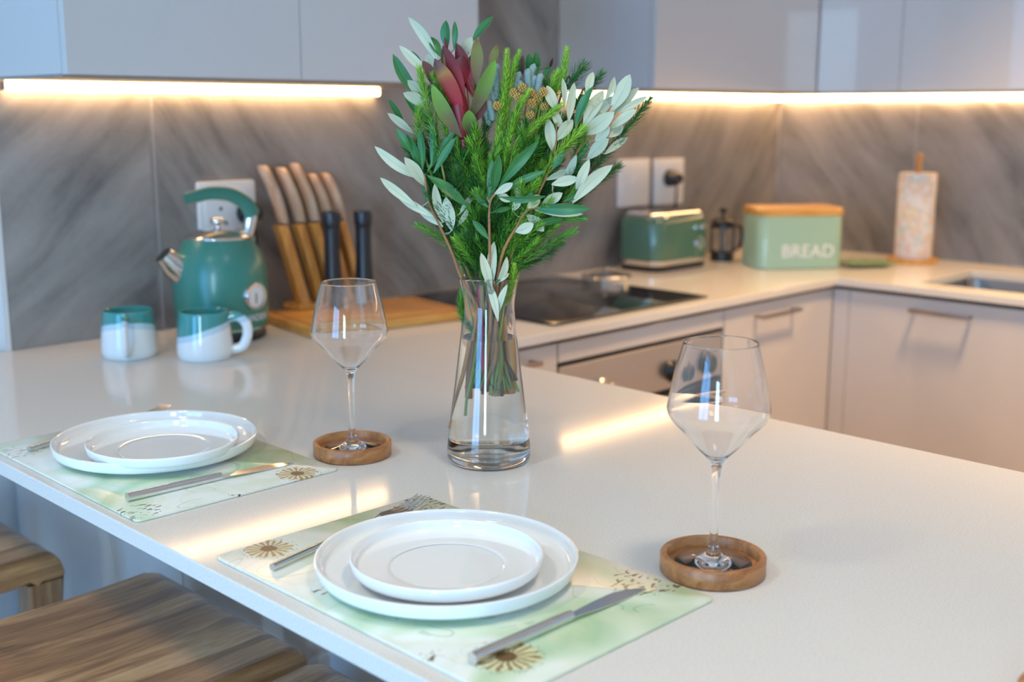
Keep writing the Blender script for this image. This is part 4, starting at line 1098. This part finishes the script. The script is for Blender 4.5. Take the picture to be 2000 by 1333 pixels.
for lab, path, wt, leaves in BRANCHES:
    r = root('leafy_branch', lab, 'leafy branch', 'leafy branches of the bouquet')
    P = []
    for k, (u, h) in enumerate(path):
        s = max(0, (h-205)/max(1, path[-1][1]-205)); P.append(Q(u*(1 if h > 240 else .8), h, wt*min(1, .45+s) if h > 240 else max(-20, min(20, wt*.5))))
    foot = Q(max(-30, min(30, path[0][0]*.6+rnd.uniform(-14, 14))), rnd.uniform(92, 104), rnd.uniform(-14, 14))
    if path[0][1] < 200: P = P if path[0][1] > 110 else P
    full = smoothprof([foot]+P, 7)
    bm = bmesh.new(); tube(bm, full, lambda s: .0026-.0015*s, 8); raw('stem', bm, [RUST], r)
    bm = bmesh.new()
    for (bu, bh), (tu, th_), wd, side in leaves:
        b = Q(bu, bh, wt+rnd.uniform(-5, 5)); e = Q(tu, th_, wt+rnd.uniform(-14, 16))
        leaf(bm, b, e, wd*.00118, side)
        near = min(full[len(full)//3:], key=lambda p: (p-b).length)
        if .0015 < (near-b).length < .045:
            nb = len(bm.faces); mid = near.lerp(b, .5)-UP*.003
            tube(bm, [near, mid-BT*.004, b+(e-b)*.03-BT*.0008], .0005, 5, mi=1 if side == 'S' else 0)
    raw('leaves', bm, LM, r)
# red flower: pointed cup of bracts
r = root('protea_flower', 'large dark red flower with green outer bracts at the upper left of the bouquet', 'flower')
def bract_mat(name, stops):
    m = mat(name, (.3, .05, .05), .62, coat=.02, coat_rough=.3); n = NT(m)
    at = n.n('ShaderNodeVertexColor', layer_name='length'); s = n.n('ShaderNodeSeparateColor'); n.l(at.outputs[0], s.inputs[0])
    nz = n.noise(n.coord(), 60, 3); f = n.math('ADD', s.outputs[0], n.math('MULTIPLY_ADD', nz, .3, -.15))
    n.base(n.ramp(f, stops)); return m
BM = {'R': bract_mat('bract_red', [(.0, (.34, .012, .03)), (.45, (.17, .008, .014)), (.9, (.10, .022, .018))]),
      'O': bract_mat('bract_sunset', [(.0, (.38, .012, .03)), (.3, (.33, .04, .025)), (.52, (.36, .16, .035)), (.72, (.16, .07, .05)), (1, (.10, .035, .025))]),
      'G': bract_mat('bract_green', [(.0, (.16, .09, .05)), (.3, (.13, .22, .04)), (.85, (.15, .32, .035)), (1, (.22, .12, .04))]),
      'OL': bract_mat('bract_olive', [(.0, (.20, .12, .05)), (.5, (.16, .18, .035)), (1, (.17, .05, .03))]),
      'RD': bract_mat('bract_purple', [(.0, (.16, .05, .05)), (1, (.11, .035, .035))])}
path = [Q(-4, 96, 6), Q(-10, 208, 8), Q(-22, 330, 14), Q(-32, 425, 14)]
bm = bmesh.new(); tube(bm, smoothprof(path, 7), lambda s: .0030-.0003*s, 10); raw('stem', bm, [mat('crimson_stem', (.38, .02, .07), .4)], r)
for (bu, bh), (tu, th_), wd, wv, cl in BRACTS:
    bm = bmesh.new(); tl = {}
    b = Q(bu, bh, 12+wv*.35); e = Q(tu, th_, 12+wv)
    leaf(bm, b, e, wd*.00122, 'X', cup=-.18 if cl in 'RO' and wd > 15 else .1, tintl=tl, n=12)
    lay = bm.loops.layers.color.new('length')
    for f in bm.faces:
        f.material_index = 0
        for lp in f.loops: q = tl[lp.vert]; lp[lay] = (q, q, q, 1)
    raw('bract', bm, [BM[cl]], r)
bm = bmesh.new(); tube(bm, smoothprof([Q(-32, 425, 13), Q(-33, 446, 13), Q(-40, 480, 13), Q(-55, 518, 12)], 5), lambda s: .004+.0085*math.sin(PI*min(1, s*1.05))**.8 if s < .98 else .001, 16)
raw('bud', bm, [mat('bud_red', (.22, .012, .02), .4)], r)
# silver knobs
SILV = leafmat('silver_knob', (.22, .33, .30), (.36, .46, .42), .8)
n = NT(SILV); vo = n.n('ShaderNodeTexVoronoi'); vo.inputs['Scale'].default_value = 900; n.l(n.coord(), vo.inputs['Vector']); n.bump(vo.outputs['Distance'], .8, .0012)
r = root('silver_knob_stem', 'stem of grey silver knobs behind the lime sprigs', 'flower')
bm = bmesh.new(); tube(bm, smoothprof([Q(8, 98, -6), Q(8, 208, -8), Q(30, 330, 2), Q(42, 445, 8)], 7), lambda s: .0024-.0006*s, 8); raw('stem', bm, [BARK], r)
for (bu, bh), (tu, th_) in FINGERS:
    bm = bmesh.new(); w0 = rnd.uniform(6, 16); b = Q(bu, bh, w0-4); e = Q(tu, th_, w0)
    nseg = 12; pp = [b.lerp(e, k/nseg)+BRt*.0008*math.sin(k*.5) for k in range(nseg+1)]
    tube(bm, pp, lambda s: (.0038+.0007*s)*(math.sqrt(max(.02, 1-((s-.86)/.14)**2)) if s > .86 else 1), 14)
    for f in bm.faces: f.smooth = True
    raw('knob', bm, [SILV], r)
# golden berry clusters
GOLD = leafmat('golden_berry', (.50, .27, .05), (.66, .42, .12), .5)
r = root('berry_stem', 'stem of golden brown berry clusters in the middle of the bouquet', 'flower')
bm = bmesh.new(); tube(bm, smoothprof([Q(12, 98, 4), Q(12, 208, 4), Q(36, 320, 14), Q(52, 425, 20)], 7), lambda s: .0022-.0005*s, 8)
for u, h in BERRIES: tube(bm, [Q(46+(u-50)*.3, 410, 19), Q(u*.9+5, h-14, 20), Q(u, h, 22)], .0009, 5)
raw('stem', bm, [STM['G']], r)
for u, h in BERRIES:
    bm = bmesh.new(); c = Q(u, h, rnd.uniform(18, 26))
    for k in range(34):
        zz = 1-2*(k+.5)/34; a = k*2.39996; rr = math.sqrt(1-zz*zz)
        ico = bmesh.ops.create_icosphere(bm, subdivisions=1, radius=.00155)
        for v in ico['verts']: v.co += c+Vector((rr*math.cos(a), rr*math.sin(a), zz))*.0047
    for f in bm.faces: f.smooth = True
    raw('berry_cluster', bm, [GOLD], r)
# bare cut stems under water
for lab, P, rad, m_ in (('long bare brown stem reaching lowest at the left inside the vase', [Q(-52, 46, 4), Q(-38, 85, 6), Q(-26, 130, 8), Q(-14, 208, 6), Q(-10, 262, 0)], .0032, BARK),
                        ('thin pale green stem end hanging in the water', [Q(-26, 66, 16), Q(-24, 90, 15), Q(-18, 120, 12), Q(-8, 208, 10), Q(-6, 255, 5)], .0018, STM['M']),
                        ('thick woody stem at the right inside the vase', [Q(20, 92, -4), Q(22, 130, -4), Q(18, 208, -6), Q(22, 262, -8)], .0068, BARK),
                        ('thick grey brown stem in the middle of the vase', [Q(8, 88, -10), Q(6, 130, -10), Q(2, 208, -12), Q(2, 270, -12)], .0062, BARK),
                        ('olive stem in front of the thick ones inside the vase', [Q(10, 96, 12), Q(14, 140, 12), Q(10, 208, 12), Q(14, 262, 10)], .0030, STM['G']),
                        ('reddish brown stem at the left inside the vase neck', [Q(-20, 86, 0), Q(-18, 140, 2), Q(-8, 208, 14), Q(-12, 270, 12)], .0040, RUST)):
    bm = bmesh.new(); tube(bm, smoothprof(P, 6), lambda s, rad=rad: rad*(1-.3*s), 12)
    for f in bm.faces: f.smooth = True
    o = tag(raw('cut_stem', bm, [m_], None), lab, 'stem', 'bare stems in the vase'); o.location = VC
